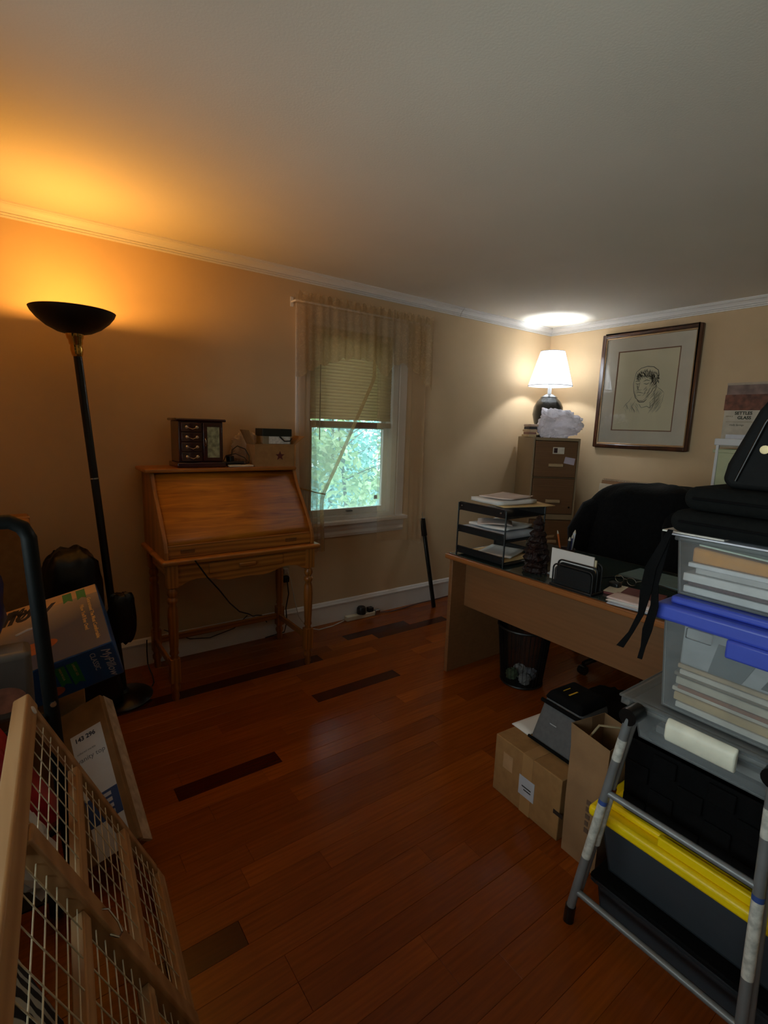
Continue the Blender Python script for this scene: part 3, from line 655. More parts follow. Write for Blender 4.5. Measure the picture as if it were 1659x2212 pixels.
# local: x out of wall is -x ; built in world space
PY0, PY1, PZ0, PZ1 = -1.358, -.560, 1.354, 2.302
M_frame = wood('walnut_frame', (52, 28, 16), (84, 48, 28), .3, 'z', 1, 6, coat=.4)
M_lip = pm('tan_frame_lip', (168, 132, 92), rough=.35, var=.08)
def frame(mb, y0, y1, z0, z1, w, xa, xb):
    mb.box(xa, xb, y0, y0 + w, z0, z1).box(xa, xb, y1 - w, y1, z0, z1).box(xa, xb, y0 + w, y1 - w, z0, z0 + w).box(xa, xb, y0 + w, y1 - w, z1 - w, z1); return mb
build(frame(MB(), PY0, PY1, PZ0, PZ1, .030, -.034, -.002), 'frame', M_frame, pic, world=True, bevel=.006)
build(frame(MB(), PY0 + .030, PY1 - .030, PZ0 + .030, PZ1 - .030, .012, -.028, -.004), 'frame_lip', M_lip, pic, world=True, bevel=.003)
build(MB().box(-.008, -.004, PY0 + .03, PY1 - .03, PZ0 + .03, PZ1 - .03), 'backing_paper', pm('cream_paper', (242, 228, 192), rough=.9, var=.03, scale=4), pic, world=True)
build(frame(MB(), PY0 + .035, PY1 - .035, PZ0 + .035, PZ1 - .035, .112, -.014, -.008), 'mat_board', pm('grey_beige_mat', (234, 220, 198), rough=.92, var=.04, scale=8), pic, world=True)
build(frame(MB(), PY0 + .147, PY1 - .147, PZ0 + .147, PZ1 - .147, .008, -.013, -.008), 'mat_bevel', pm('shaded_mat_bevel', (150, 104, 76), rough=.8), pic, world=True)  # shading of the mat opening put into the brown bevel colour
build(MB().box(-.0205, -.019, PY0 + .038, PY1 - .038, PZ0 + .038, PZ1 - .038), 'glazing', glass('picture_glass', (1, 1, 1), 1.4), pic, world=True)
# the drawing: pencil strokes as thin raised lines on the paper; (a, b) = fraction right, down inside the mat
M_pen = pm('pencil_graphite', (86, 80, 70), rough=.7, var=.25, scale=40)
M_pen2 = pm('pencil_light', (150, 140, 118), rough=.7, var=.2, scale=40)
def PT(a, b, dx=0):
    a = .51 + (a - .5) * 1.5; b = .20 + (b - .19) * 1.2
    return (-.0086 - dx, PY1 - .155 - a * (PY1 - PY0 - .31), PZ1 - .155 - b * (PZ1 - PZ0 - .31))
def stroke(mb, pts, w):
    P = []
    for i in range(len(pts) - 1):
        for k in range(4): t = k / 4; P.append((pts[i][0] + (pts[i + 1][0] - pts[i][0]) * t, pts[i][1] + (pts[i + 1][1] - pts[i][1]) * t))
    P.append(pts[-1]); n = len(P); vs = []; fs = []
    for i, (a, b) in enumerate(P):
        q = P[min(i + 1, n - 1)]; p = P[max(i - 1, 0)]; dx, dy = q[0] - p[0], (q[1] - p[1]) * 1.3; L = math.hypot(dx, dy) or 1
        nx, ny = -dy / L, dx / L; ww = w * .62 * (.35 + .65 * math.sin(math.pi * i / (n - 1))) * .5
        vs += [PT(a + nx * ww, b + ny * ww / 1.3), PT(a - nx * ww, b - ny * ww / 1.3)]
    for i in range(n - 1): fs.append((2 * i, 2 * i + 2, 2 * i + 3, 2 * i + 1))
    mb.add(vs, fs)
dk_, lt_ = MB(), MB(); rs = random.Random(5)
L = lambda *p: list(p)
for pts, w in [
    (L((.37, .30), (.36, .37), (.375, .45), (.40, .515), (.44, .545), (.49, .545), (.54, .50)), .011),      # face side, chin
    (L((.54, .50), (.575, .45), (.59, .40)), .010), (L((.37, .30), (.38, .245), (.43, .205), (.50, .19), (.57, .20), (.62, .235), (.635, .29), (.62, .35), (.60, .37)), .013),
    (L((.39, .30), (.42, .275), (.47, .285), (.53, .295), (.56, .30)), .005), (L((.55, .25), (.56, .30), (.575, .35), (.59, .38)), .016),
    (L((.38, .345), (.405, .335), (.43, .345)), .012), (L((.47, .345), (.505, .33), (.545, .34)), .014), (L((.385, .362), (.41, .372), (.43, .362)), .012), (L((.475, .365), (.51, .375), (.54, .36)), .013),
    (L((.435, .35), (.425, .40), (.415, .425), (.44, .435), (.46, .428)), .009), (L((.405, .465), (.43, .455), (.455, .46), (.485, .468)), .011), (L((.415, .485), (.44, .49), (.465, .485)), .008),
    (L((.42, .54), (.45, .56), (.50, .558), (.53, .53)), .02), (L((.60, .37), (.625, .40), (.61, .44), (.59, .46)), .010),
    (L((.36, .50), (.33, .55), (.29, .585), (.27, .62)), .006), (L((.40, .55), (.37, .60), (.39, .64), (.42, .66)), .007), (L((.45, .58), (.48, .62), (.54, .605), (.58, .625), (.57, .55)), .009),
    (L((.60, .46), (.62, .54), (.60, .62), (.57, .66)), .008), (L((.63, .41), (.68, .44), (.71, .47)), .007), (L((.71, .47), (.70, .56), (.66, .63)), .005)]:
    stroke(dk_, pts, w)
for i in range(150):     # hair hatching
    t = rs.random(); a = .385 + .245 * t; b = .205 + .10 * abs(t - .45) + rs.uniform(0, .06 + .03 * t) ; 
    stroke(dk_ if rs.random() < .45 else lt_, L((a, b), (a + rs.uniform(-.01, .03), b + rs.uniform(.01, .03)), (a + rs.uniform(.0, .04), b + rs.uniform(.02, .05))), .007)
for i in range(26):     # side of the head
    a = rs.uniform(.565, .63); b = rs.uniform(.27, .40); stroke(dk_ if i % 2 else lt_, L((a, b), (a - .012, b + .03), (a - .03, b + .05)), .008)
for i in range(60):     # coat and face shading
    a = rs.uniform(.60, .70); b = rs.uniform(.43, .62); stroke(lt_, L((a, b), (a - .02, b + .03), (a - .05, b + .06)), .005)
for i in range(26):
    a = rs.uniform(.28, .44); b = rs.uniform(.56, .64); stroke(lt_, L((a, b), (a + .02, b + .02), (a + .03, b + .05)), .004)
for i in range(24):
    a = rs.uniform(.50, .56); b = rs.uniform(.40, .50); stroke(lt_, L((a, b), (a - .01, b + .02), (a - .03, b + .035)), .005)
for i in range(14):
    a = rs.uniform(.38, .42); b = rs.uniform(.37, .50); stroke(lt_, L((a, b), (a + .008, b + .02), (a + .012, b + .035)), .005)
build(dk_, 'pencil_lines', M_pen, pic, world=True); build(lt_, 'pencil_shading', M_pen2, pic, world=True)

# wall calendar
cal = thing('wall_calendar', 'brick-photo wall calendar hanging beside the portrait', 'calendar', (0, -1.76, 1.49))
build(MB().box(-.006, -.001, -1.98, -1.562, 1.40, 1.855), 'sheet', pm('calendar_paper', (196, 186, 168), rough=.7), cal, world=True)
build(MB().box(-.0075, -.006, -1.98, -1.562, 1.775, 1.842), 'photo_sky', pm('photo_grey_violet', (128, 104, 96), rough=.6, var=.3, scale=14), cal, world=True)
build(MB().box(-.0075, -.006, -1.98, -1.556, 1.665, 1.775), 'photo_brick', pm('photo_brick', (112, 66, 48), rough=.6, var=.45, scale=22), cal, world=True)
build(MB().box(-.012, 0, -1.98, -1.56, 1.845, 1.858), 'hanger_strip', pm('pale_strip', (180, 160, 140), rough=.6), cal, world=True)
M_ink = pm('green_black_ink', (44, 48, 34), rough=.8)
text('SETTLES', .030, M_ink, cal, (-.0065, .13, .145), (0, -1, 0), (0, 0, 1), bold=.001)
text('GLASS', .030, M_ink, cal, (-.0065, .11, .113), (0, -1, 0), (0, 0, 1), bold=.001)
text('SERVICE', .013, pm('ochre_ink', (128, 108, 62), rough=.8), cal, (-.0065, .185, .128), (0, -1, 0), (0, 0, 1), sx=1.0)
text('Holly Springs', .017, M_ink, cal, (-.0065, .155, .066), (0, -1, 0), (0, 0, 1), shear=.25)
build(MB().box(-.0068, -.006, -1.9, -1.58, 1.583, 1.585), 'rule', pm('ochre_ink', (128, 108, 62)), cal, world=True)

# tall stack of pale plastic storage drawers under the calendar
M_wp = pm('white_plastic', (222, 222, 224), rough=.4, var=.02)
M_milk = clearplastic('milky_green_plastic', (216, 220, 180), .7, .3)
pd = thing('drawer_tower', 'white-topped translucent plastic drawer tower below the calendar', 'storage drawers', (-.27, -2.0, 0))
build(MB().box(-.24, .24, -.20, .285, 1.418, 1.462), 'top', M_wp, pd, bevel=.006)
for i, z in enumerate((.03, .38, .73, 1.07)):
    d = build(MB().tub((-.225, .225, -.18, .25, z), (-.23, .23, -.185, .262, z + .325), .004), 'drawer', M_milk, pd, bevel=.004)
    build(MB().box(-.235, .235, -.19, .288, z + .30, z + .322), 'drawer_rim', M_milk, d, bevel=.004)
for x in (-.232, .232):
    for y in (-.185, .262): build(MB().box(x - .008, x + .008, y - .008, y + .008, .0, 1.42), 'post', M_wp, pd)
tag(base_at(build(MB().box(-.44, -.10, -2.17, -1.75, 1.462, 1.49), 'paper_stack', pm('paper_white_blue', (206, 206, 214), rough=.8, var=.05)), (-.27, -1.95, 1.462)), 'white papers on top of the plastic drawer tower', 'papers')

# ================================================================ filing cabinet in the corner
ca = thing('filing_cabinet', 'four-drawer beige filing cabinet with brown fronts standing across the corner', 'filing cabinet', (-.546, -.556, 0), (0, 0, R(-36.46)))
M_cab = pm('beige_cabinet_enamel', (150, 128, 98), rough=.5, var=.04, scale=5)
M_cabd = wood('brown_cabinet_drawer', (104, 72, 44), (122, 86, 54), .55, 'x', 1.4, 12)
M_hand = pm('tan_handle', (188, 160, 122), rough=.4, var=.04)
CW, CD, CH = .195, .51, 1.42
mb = MB().box(-CW, -CW + .016, 0, CD, 0.02, CH).box(CW - .016, CW, 0, CD, 0.02, CH).box(-CW + .016, CW - .016, .0, CD, CH - .022, CH).box(-CW + .016, CW - .016, CD - .01, CD, .02, CH - .022).box(-CW + .016, CW - .016, .0, CD, .0, .06)
for z in (.732, .385): mb.box(-CW + .016, CW - .016, .0, .03, z, z + .046)
mb.box(-CW + .016, CW - .016, .004, .03, 1.086, 1.092)
build(mb, 'body', M_cab, ca, bevel=.003)
for i, (z0, z1) in enumerate(((.064, .381), (.435, .728), (.782, 1.084), (1.095, 1.394))):
    d = build(MB().box(-CW + .020, CW - .020, -.004, .30, z0, z1), 'drawer', M_cabd, ca, bevel=.003)
    zh = z0 + (.11 if i != 3 else .10)
    build(MB().prism([(-.004, -.014), (-.026, -.010), (-.028, .004), (-.022, .012), (-.004, .014)], -.058, .058, lambda a, b, e: (e, a, zh + b)), 'handle', M_hand, d)
    build(MB().lathe([(0, 0), (.008, 0), (.008, .004), (0, .004)], 12).xf(Matrix.Translation((.145, -.005, z0 + .06)) @ Matrix.Rotation(R(90), 4, 'X')), 'lock', M_blk, d) if i == 2 else None
    if i == 3:
        lb = build(MB().box(-.03, .065, -.0055, -.0042, 1.29, 1.345), 'label_card', pm('card_white', (216, 206, 190), rough=.7), d)
        build(MB().box(-.022, .008, -.0062, -.0055, 1.298, 1.338), 'card_picture', pm('card_dark', (52, 22, 24), rough=.7), lb)
        build(MB().hexa([(.068, -.0052, 1.215), (.155, -.0052, 1.20), (.155, -.0042, 1.20), (.068, -.0042, 1.215), (.078, -.0062, 1.268), (.162, -.0062, 1.255), (.162, -.005, 1.255), (.078, -.005, 1.268)]), 'sticky_note', pm('lavender_note', (190, 180, 196), rough=.8), d)
    if i == 1:
        build(MB().hexa([(-.03, -.0058, .572), (.04, -.0058, .580), (.04, -.0045, .580), (-.03, -.0045, .572), (-.025, -.0058, .592), (.045, -.0058, .602), (.045, -.0045, .602), (-.025, -.0045, .592)]), 'label_card', pm('tan_card', (176, 146, 106), rough=.8), d)
# table lamp on top
tl = thing('table_lamp', 'table lamp with white pleated shade and dark round base, lit', 'table lamp', (-.342, -.289, 1.42))
M_vase = pm('dark_bronze_glaze', (44, 42, 38), rough=.22, var=.25, scale=5, coat=.5)
build(MB().lathe([(0, 0), (.085, 0), (.09, .02), (.075, .035), (.085, .06), (.115, .13), (.131, .20), (.125, .265), (.102, .312), (.074, .342), (.072, .352), (.057, .36), (.04, .372), (.02, .38), (0, .38)], 32), 'vase_base', M_vase, tl, smooth=True)
build(MB().lathe([(0, .38), (.0165, .38), (.0165, .472), (0, .472)], 16), 'candle_tube', M_wp, tl, smooth=True)
build(MB().lathe([(0, .472), (.018, .472), (.02, .485), (.014, .505), (.018, .515), (0, .52)], 16), 'socket', M_brass, tl, smooth=True)
SH = [(.187, .448), (.101, .74)]
msh = bpy.data.materials.new('lamp_shade_fabric'); msh.use_nodes = True; nt = msh.node_tree; nt.nodes.clear()
out = nt.nodes.new('ShaderNodeOutputMaterial'); a_ = nt.nodes.new('ShaderNodeBsdfTranslucent'); b_ = nt.nodes.new('ShaderNodeBsdfDiffuse'); mx = nt.nodes.new('ShaderNodeMixShader')
tcn = nt.nodes.new('ShaderNodeTexNoise'); tcn.inputs['Scale'].default_value = 120; crp = nt.nodes.new('ShaderNodeValToRGB'); crp.color_ramp.elements[0].color = (.84, .84, .85, 1); crp.color_ramp.elements[1].color = (.92, .92, .93, 1)
nt.links.new(tcn.outputs[0], crp.inputs[0]); nt.links.new(crp.outputs[0], a_.inputs[0]); nt.links.new(crp.outputs[0], b_.inputs[0])
mx.inputs[0].default_value = .38; nt.links.new(a_.outputs[0], mx.inputs[1]); nt.links.new(b_.outputs[0], mx.inputs[2]); nt.links.new(mx.outputs[0], out.inputs[0])
build(MB().grid(48, 1, lambda a, b: (SH[0][0] * (1 - b) * math.cos(a * 6.28318) + SH[1][0] * b * math.cos(a * 6.28318), (SH[0][0] * (1 - b) + SH[1][0] * b) * math.sin(a * 6.28318), SH[0][1] * (1 - b) + SH[1][1] * b)), 'shade', msh, tl, smooth=True)
M_rib = pm('grey_shade_trim', (150, 150, 156), rough=.7)
for r, z in SH: build(MB().tube([(r * math.cos(k * .1309), r * math.sin(k * .1309), z) for k in range(48)], .003, 6, closed=True), 'shade_ring', M_rib, tl, smooth=True)
for k in range(6):
    th = R(-36.46 - 90 + 8 + 60 * k); c, s = math.cos(th), math.sin(th)
    build(MB().tube([(SH[0][0] * c * 1.006, SH[0][0] * s * 1.006, SH[0][1]), (SH[1][0] * c * 1.006, SH[1][0] * s * 1.006, SH[1][1])], .0022, 6), 'shade_rib', M_rib, tl)
build(MB().lathe([(0, .52), (.010, .522), (.022, .54), (.022, .555), (.012, .566), (0, .568)], 16), 'bulb', pm('bulb_cool', (255, 255, 255), emit=((.95, .98, 1), 12)), tl, smooth=True)
lamp_light('table_lamp_light', tl, (0, 0, .60), TABLE_W, TABLE_COL, .03).location = (0.0, 0.0, .60)
# bag and papers on the cabinet
cloc = Matrix.Translation(ca.location) @ Matrix.Rotation(R(-36.46), 4, 'Z')
wb = lump(lambda p, d: Vector((max(-.172, p.x), min(.10, max(-.105, p.y)), p.z * (1 - .25 * (p.x / .2 + .3)))), (0, 0, 0), (.175, .10, .118), .25, 2.2, 72, 44, 9.1, .7, True, .30)
wb.xf(cloc @ Matrix.Translation((.042, .095, 1.5365)))
tag(base_at(build(wb, 'plastic_bag', sheer('grey_white_bag', (236, 232, 236), .93, .07, .5), smooth=True), cloc @ Vector((.01, .12, 1.42))), 'bulging white plastic bag on the filing cabinet in front of the lamp', 'bag')
for i, (z, dx, w, rgb, lb) in enumerate(((1.42, -.02, .10, (196, 170, 130), 'tan envelope at the bottom of the pile on the cabinet'), (1.442, 0, .10, (150, 110, 96), 'brownish folder second in the pile on the cabinet'), (1.464, -.005, .09, (200, 172, 140), 'cream envelope third in the pile on the cabinet'), (1.486, .005, .09, (64, 58, 62), 'dark grey notebook in the pile on the cabinet'), (1.508, .012, .075, (206, 178, 160), 'pinkish paper bundle high in the pile on the cabinet'))):
    m = MB().box(-.035, .032, -.10, .10, z, z + .0205); m.xf(cloc @ Matrix.Translation((-.172 + dx * .4, .21, .0008)) @ Matrix.Rotation(R((-1) ** i * 2), 4, 'Z'))
    tag(base_at(build(m, 'folder', pm('folder_%d' % i, rgb, rough=.8), bevel=.004), cloc @ Vector((-.15, .3, z))), lb, 'papers', 'pile of papers on the filing cabinet')

# ================================================================ office desk
M_lam = wood('maple_laminate', (124, 84, 50), (138, 94, 58), .5, 'y', 1.0, 10, wv=.1)
M_lame = wood('maple_edge', (140, 84, 40), (158, 98, 50), .4, 'y', 1.0, 10)
od = thing('office_desk', 'wide maple laminate office desk in front of the black jacket', 'desk', (-1.79, -1.77, 0))
def O(mb, nm, mat, par=None, **k): return build(mb, nm, mat, par or od, world=True, **k)
O(MB().box(-2.195, -1.40, -2.52, -1.018, .712, .742), 'desk_top', M_lame, bevel=.004)
O(MB().box(-2.165, -1.45, -1.056, -1.030, .0, .712), 'end_panel', M_lam, bevel=.002)
O(MB().box(-2.165, -1.45, -2.50, -2.474, .0, .712), 'end_panel', M_lam, bevel=.002)
O(MB().box(-2.050, -2.030, -2.474, -1.056, .405, .712), 'modesty_panel', M_lam)
O(MB().tube([(-2.115, -1.165, .7125), (-2.115, -1.165, .704)], .012, 12), 'cam_cap', M_blk)
ZD = .742
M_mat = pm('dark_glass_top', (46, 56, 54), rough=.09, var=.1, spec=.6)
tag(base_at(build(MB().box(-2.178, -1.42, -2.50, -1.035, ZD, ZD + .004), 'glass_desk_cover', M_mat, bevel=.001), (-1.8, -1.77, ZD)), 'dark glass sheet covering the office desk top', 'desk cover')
ZD += .004
# ---- three-tier letter tray
tr = thing('letter_tray', 'three-tier black mesh letter tray at the desk corner', 'letter tray', (-2.0, -1.245, ZD))
M_wire = pm('black_wire', (14, 14, 15), rough=.45)
M_mesh = clearplastic('black_mesh', (20, 21, 22), .72, .5)
tX0, tX1, tY0, tY1 = -2.155, -1.83, -1.42, -1.07
for y in (tY0, tY1):
    for x in (tX0, tX1): build(MB().tube([(x, y, ZD), (x, y, ZD + .305)], .0045, 8), 'upright', M_wire, tr, world=True)
for z, front in ((.012, .038), (.135, .038), (.262, .045)):
    z += ZD
    t = build(MB().box(tX0 + .004, tX1, tY0 + .006, tY1 - .006, z, z + .002), 'tray', M_mesh, tr, world=True)
    build(MB().box(tX0 + .002, tX0 + .004, tY0 + .006, tY1 - .006, z, z + front), 'front_lip', M_mesh if front < .04 else M_wire, t)
    build(MB().box(tX1, tX1 + .002, tY0 + .006, tY1 - .006, z, z + front), 'back_lip', M_mesh, t)
    build(MB().tube([(tX0, tY0, z), (tX0, tY0 + .01, z + front), (tX0, tY1 - .01, z + front), (tX0, tY1, z), (tX1, tY1, z), (tX1, tY1 - .01, z + front), (tX1, tY0 + .01, z + front), (tX1, tY0, z)], .004, 6, closed=True), 'wire_rim', M_wire, t)
    if front > .04:
        for y in (tY0 + .04, tY1 - .02): build(MB().lathe([(0, 0), (.007, 0), (.005, .003), (0, .004)], 10).xf(Matrix.Translation((tX0 + .001, y, z + .024)) @ Matrix.Rotation(R(-90), 4, 'Y')), 'rivet', M_silver, t)
P_w = pm('paper_white', (216, 212, 208), rough=.85, var=.03, scale=3); P_g = pm('paper_grey', (176, 178, 186), rough=.85, var=.08, scale=12); P_m = pm('manila', (206, 170, 116), rough=.85); P_p = pm('paper_pinkish', (208, 190, 182), rough=.85, var=.05, scale=6)
G = 'papers in the letter tray'
def sheet(mat, c, w, l, rz, z, curl, lb, th=.003, seed=1.0, cat='papers', g=G, nm='paper_sheaf'):
    o = paper(nm, mat, None, c, w, l, rz, z, curl, seed, th=th); o.parent = None; base_at(o, (c[0], c[1], z)); return tag(o, lb, cat, g)
sheet(P_m, (-1.93, -1.30), .34, .24, R(-14), ZD + .3145, .0, 'manila folder jutting out of the top letter tray', .005)
sheet(P_w, (-1.985, -1.25), .29, .22, R(-6), ZD + .3285, .004, 'thick white paper bundle on the top letter tray', .02, 2)
sheet(P_p, (-1.95, -1.24), .27, .2, R(12), ZD + .346, .006, 'loose cream sheets curling on top of the letter tray', .004, 4)
sheet(P_g, (-1.995, -1.245), .285, .305, R(0), ZD + .156, .002, 'grey printed sheaf filling the middle letter tray', .03, 5)
sheet(P_w, (-1.985, -1.24), .26, .25, R(6), ZD + .184, .008, 'white papers fanned on the middle letter tray', .012, 6)
sheet(P_p, (-2.03, -1.235), .19, .19, R(42), ZD + .215, -.012, 'pinkish sheet drooping over the middle tray lip', .002, 7)
sheet(P_m, (-1.995, -1.245), .28, .30, R(1), ZD + .0185, .0, 'yellowed file in the bottom letter tray', .006, 8)
sheet(P_w, (-1.985, -1.255), .24, .20, R(20), ZD + .031, .004, 'bright white sheets slanting in the bottom letter tray', .008, 9)
# ---- dark carved figure
sx, sy = -2.06, -1.555
M_carve = pm('dark_carved_resin', (30, 12, 9), rough=.5, var=.4, scale=30, bump=.8, bscale=70, spec=.3)
cf = thing('carved_figure', 'dark red-brown carved pagoda-like figurine beside the letter tray', 'figurine', (sx, sy, ZD))
def jag(prof, n, amp, seed):
    m = MB().lathe(prof, n)
    m.v = [Vector((p.x * (1 + amp * noise.noise(p * 60 + Vector((seed, 0, 0)))), p.y * (1 + amp * noise.noise(p * 60 + Vector((0, seed, 0)))), p.z + .006 * noise.noise(p * 45))) for p in m.v]; return m
build(jag([(0, 0), (.058, 0), (.062, .012), (.055, .028), (.060, .04), (.05, .055)] + [(0, .056)], 30, .25, 1), 'base', M_carve, cf, smooth=False)
build(jag([(0, .05), (.05, .05), (.064, .075), (.056, .095), (.062, .11), (.048, .125), (.054, .14), (.042, .155), (0, .16)], 30, .4, 2), 'robe', M_carve, cf)
build(jag([(0, .15), (.04, .15), (.046, .165), (.036, .185), (.042, .20), (.03, .215), (0, .22)], 26, .35, 3), 'shoulders', M_carve, cf)
build(jag([(0, .21), (.022, .212), (.028, .232), (.024, .25), (.03, .258), (.014, .275), (.016, .285), (.0, .30)], 22, .3, 4), 'crowned_head', M_carve, cf)
# ---- mesh letter holder with papers
lh = thing('letter_holder', 'black mesh letter holder on the desk edge', 'letter holder', (-2.135, -1.84, ZD))
def rrect(x, w, h, r):
    pts = [(x, -w, 0)]
    for k in range(5): a = math.pi - k * math.pi / 8; pts.append((x, -w + r + r * math.cos(a), h - r + r * math.sin(a)))
    for k in range(5): a = math.pi / 2 - k * math.pi / 8; pts.append((x, w - r + r * math.cos(a), h - r + r * math.sin(a)))
    return pts + [(x, w, 0)]
for x, h in ((-.035, .105), (.0, .12), (.035, .135)):
    pts = rrect(x, .102, h, .022)
    f = build(MB().tube(pts, .004, 8), 'divider_frame', M_wire, lh, smooth=True)
    inner = [(p[1] * .93, p[2] * .92) for p in pts]
    build(MB().prism(inner, x - .0006, x + .0006, lambda a, b, e: (e, a, b)), 'mesh_panel', M_mesh, f)
build(MB().box(-.05, .05, -.11, .11, .0, .012), 'base', M_wire, lh, bevel=.004)
for i, (x, y0, y1, h, mt, lb) in enumerate(((.010, -.148, .075, .165, P_w, 'tall white card standing in the letter holder'), (.020, -.155, .07, .150, pm('paper_cream', (214, 196, 160), rough=.85), 'cream folder standing behind the white card'))):
    tag(base_at(build(MB().box(-2.135 + x, -2.135 + x + .006, -1.765 + y0, -1.765 + y1, ZD + .0125, ZD + h), 'letter', mt), (-2.125 + x, -1.8, ZD + .012)), lb, 'papers', 'papers in the letter holder')
tag(base_at(build(MB().hexa([(-2.03, -1.60, ZD), (-1.94, -1.60, ZD), (-1.94, -1.71, ZD), (-2.03, -1.71, ZD), (-2.03, -1.60, ZD + .003), (-1.94, -1.60, ZD + .003), (-1.94, -1.71, ZD + .003), (-2.03, -1.71, ZD + .003)]), 'note_paper', P_g), (-1.98, -1.65, ZD)), 'small grey paper lying between figurine and letter holder', 'papers')
# ---- pen cup
pc = thing('pen_cup', 'dark pencil cup behind the white card', 'pen holder', (-1.80, -1.56, ZD))
build(MB().lathe([(0, 0), (.04, 0), (.042, .095), (.039, .095), (.037, .004), (0, .004)], 20), 'cup', pm('dark_red_brown', (52, 30, 26), rough=.5), pc, smooth=True)
for i, (dx, dy, tx, ty, h, rgb, lb) in enumerate(((-.01, .015, -.02, .03, .165, (214, 110, 44), 'orange pencil standing in the pen cup'), (.0, -.012, .0, -.012, .15, (60, 66, 120), 'blue pen standing in the pen cup'), (.010, -.004, .012, -.018, .175, (200, 206, 214), 'white marker standing in the pen cup'), (-.014, -.012, -.008, -.012, .14, (40, 40, 48), 'black pen standing in the pen cup'))):
    b0 = Vector((-1.80 + dx, -1.56 + dy, ZD + .006)); b1 = b0 + Vector((tx, ty, h))
    p = thing('pen', lb, 'pen', b0, group='pens in the cup')
    build(MB().tube([b0, b1], .005 if i < 2 else .008, 8), 'barrel', pm('pen_%d' % i, rgb, rough=.4), p, world=True, smooth=True)
    build(MB().tube([b1, b1 + (b1 - b0).normalized() * .018], [.005 if i < 2 else .008, .002], 8), 'tip', pm('pen_tip', (210, 200, 180), rough=.5), p, world=True, smooth=True)
# ---- small things toward the right end of the desk
bk = thing('book', 'dark red booklet with a cream band near the blue lid', 'book', (-1.985, -2.045, ZD), (0, 0, R(12)))
build(MB().box(-.075, .075, -.115, .115, 0, .012), 'cover', pm('maroon_cover', (104, 36, 30), rough=.55), bk, bevel=.002)
build(MB().box(-.073, .073, .05, .117, .0122, .0132), 'cream_band', pm('cream_band', (206, 190, 164), rough=.7), bk)
for i, (dx, dy, rz, z, mt, lb) in enumerate(((0, 0, 8, 0.0005, P_g, 'grey-blue envelope lowest of the stack on the desk edge'), (.008, .008, 2, .0065, P_p, 'pinkish envelope second in the stack on the desk edge'), (.01, .004, 12, .0125, P_w, 'white envelope third in the stack on the desk edge'), (.016, .01, 5, .0185, pm('paper_pale_pink', (222, 196, 190), rough=.85), 'pale pink envelope topmost of the stack on the desk edge'))):
    sheet(mt, (-2.135 + dx, -2.125 + dy), .105, .20, R(rz), ZD + .003 + z, .0, lb, .005, i + 3.0, 'envelope', 'envelopes on the desk edge', 'envelope')
gs = thing('eyeglasses', 'clear-rimmed reading glasses lying on the desk', 'glasses', (-1.86, -1.93, ZD))
for y in (-.03, .03): build(MB().tube([(.0 + .004 * math.cos(k * .524), y + .024 * math.cos(k * .524), .022 + .018 * math.sin(k * .524)) for k in range(12)], .002, 6, closed=True), 'rim', M_silver, gs, smooth=True)
build(MB().tube([(0, -.006, .028), (0, .006, .028)], .002, 6), 'bridge', M_silver, gs)
for y in (-.054, .054): build(MB().tube([(0, y, .028), (.06, y * .95, .02), (.12, y * .9, .004)], .002, 6), 'temple', M_silver, gs)
tag(base_at(build(MB().box(-1.99, -1.95, -1.965, -1.915, ZD, ZD + .035), 'tape_dispenser', MATS['black_plastic'], bevel=.008), (-1.97, -1.94, ZD)), 'small black desk gadget right of the letter holder', 'gadget')
tag(build(MB().tube([(-1.87, -1.80, ZD + .004), (-1.78, -1.83, ZD + .004), (-1.735, -1.90, ZD + .004), (-1.735, -2.05, ZD + .004), (-1.76, -2.12, ZD + .004)], .003, 6), 'desk_cable', MATS['black_cord'], smooth=True), 'thin black cable curving over the desk top', 'cord')
tag(base_at(build(MB().box(-1.72, -1.50, -2.18, -1.82, ZD, ZD + .006), 'desk_blotter', pm('blue_green_blotter', (96, 118, 118), rough=.5)), (-1.6, -2.0, ZD)), 'blue-green blotter pad in front of the chair', 'pad')

# ================================================================ desk chair with jacket
chr_ = thing('office_chair', 'black swivel office chair behind the maple desk', 'chair', (-1.19, -1.60, 0))
M_seat = pm('black_upholstery', (17, 17, 18), rough=.8, var=.15, sheen=.2)
build(MB().box(-.24, .26, -.25, .25, .43, .52), 'seat', M_seat, chr_, bevel=.035, seg=4)
build(MB().hexa([(.20, -.25, .56), (.27, -.25, .56), (.27, .25, .56), (.20, .25, .56), (.26, -.20, 1.10), (.32, -.20, 1.10), (.32, .20, 1.10), (.26, .20, 1.10)]), 'backrest', M_seat, chr_, bevel=.03, seg=4)
build(MB().box(.20, .26, -.03, .03, .45, .60), 'back_bracket', M_blk, chr_, bevel=.004)
build(MB().tube([(0, 0, .09), (0, 0, .43)], .028, 12), 'gas_column', M_blk, chr_, smooth=True)
for k in range(5):
    a = k * 1.2566 + .4; c, s = math.cos(a), math.sin(a)
    l = build(MB().tube([(0, 0, .11), (.15 * c, .15 * s, .095), (.29 * c, .29 * s, .07)], [.024, .02, .015], 8), 'leg', M_blk, chr_, smooth=True)
    build(MB().lathe([(0, -.022), (.028, -.02), (.03, 0), (.028, .02), (0, .022)], 14).xf(Matrix.Translation((.29 * c, .29 * s, .03)) @ Matrix.Rotation(a, 4, 'Z') @ Matrix.Rotation(R(90), 4, 'X')), 'caster', M_blk, l, smooth=True)
for s in (): build(MB().tube([(.18, s * .26, .48), (.02, s * .28, .50), (0, s * .28, .66), (-.04, s * .28, .68), (.16, s * .28, .68)], .014, 8), 'armrest', M_blk, chr_, smooth=True)
jk = thing('jacket', 'black jacket draped over the back of the office chair', 'jacket', (-1.05, -1.56, .5))
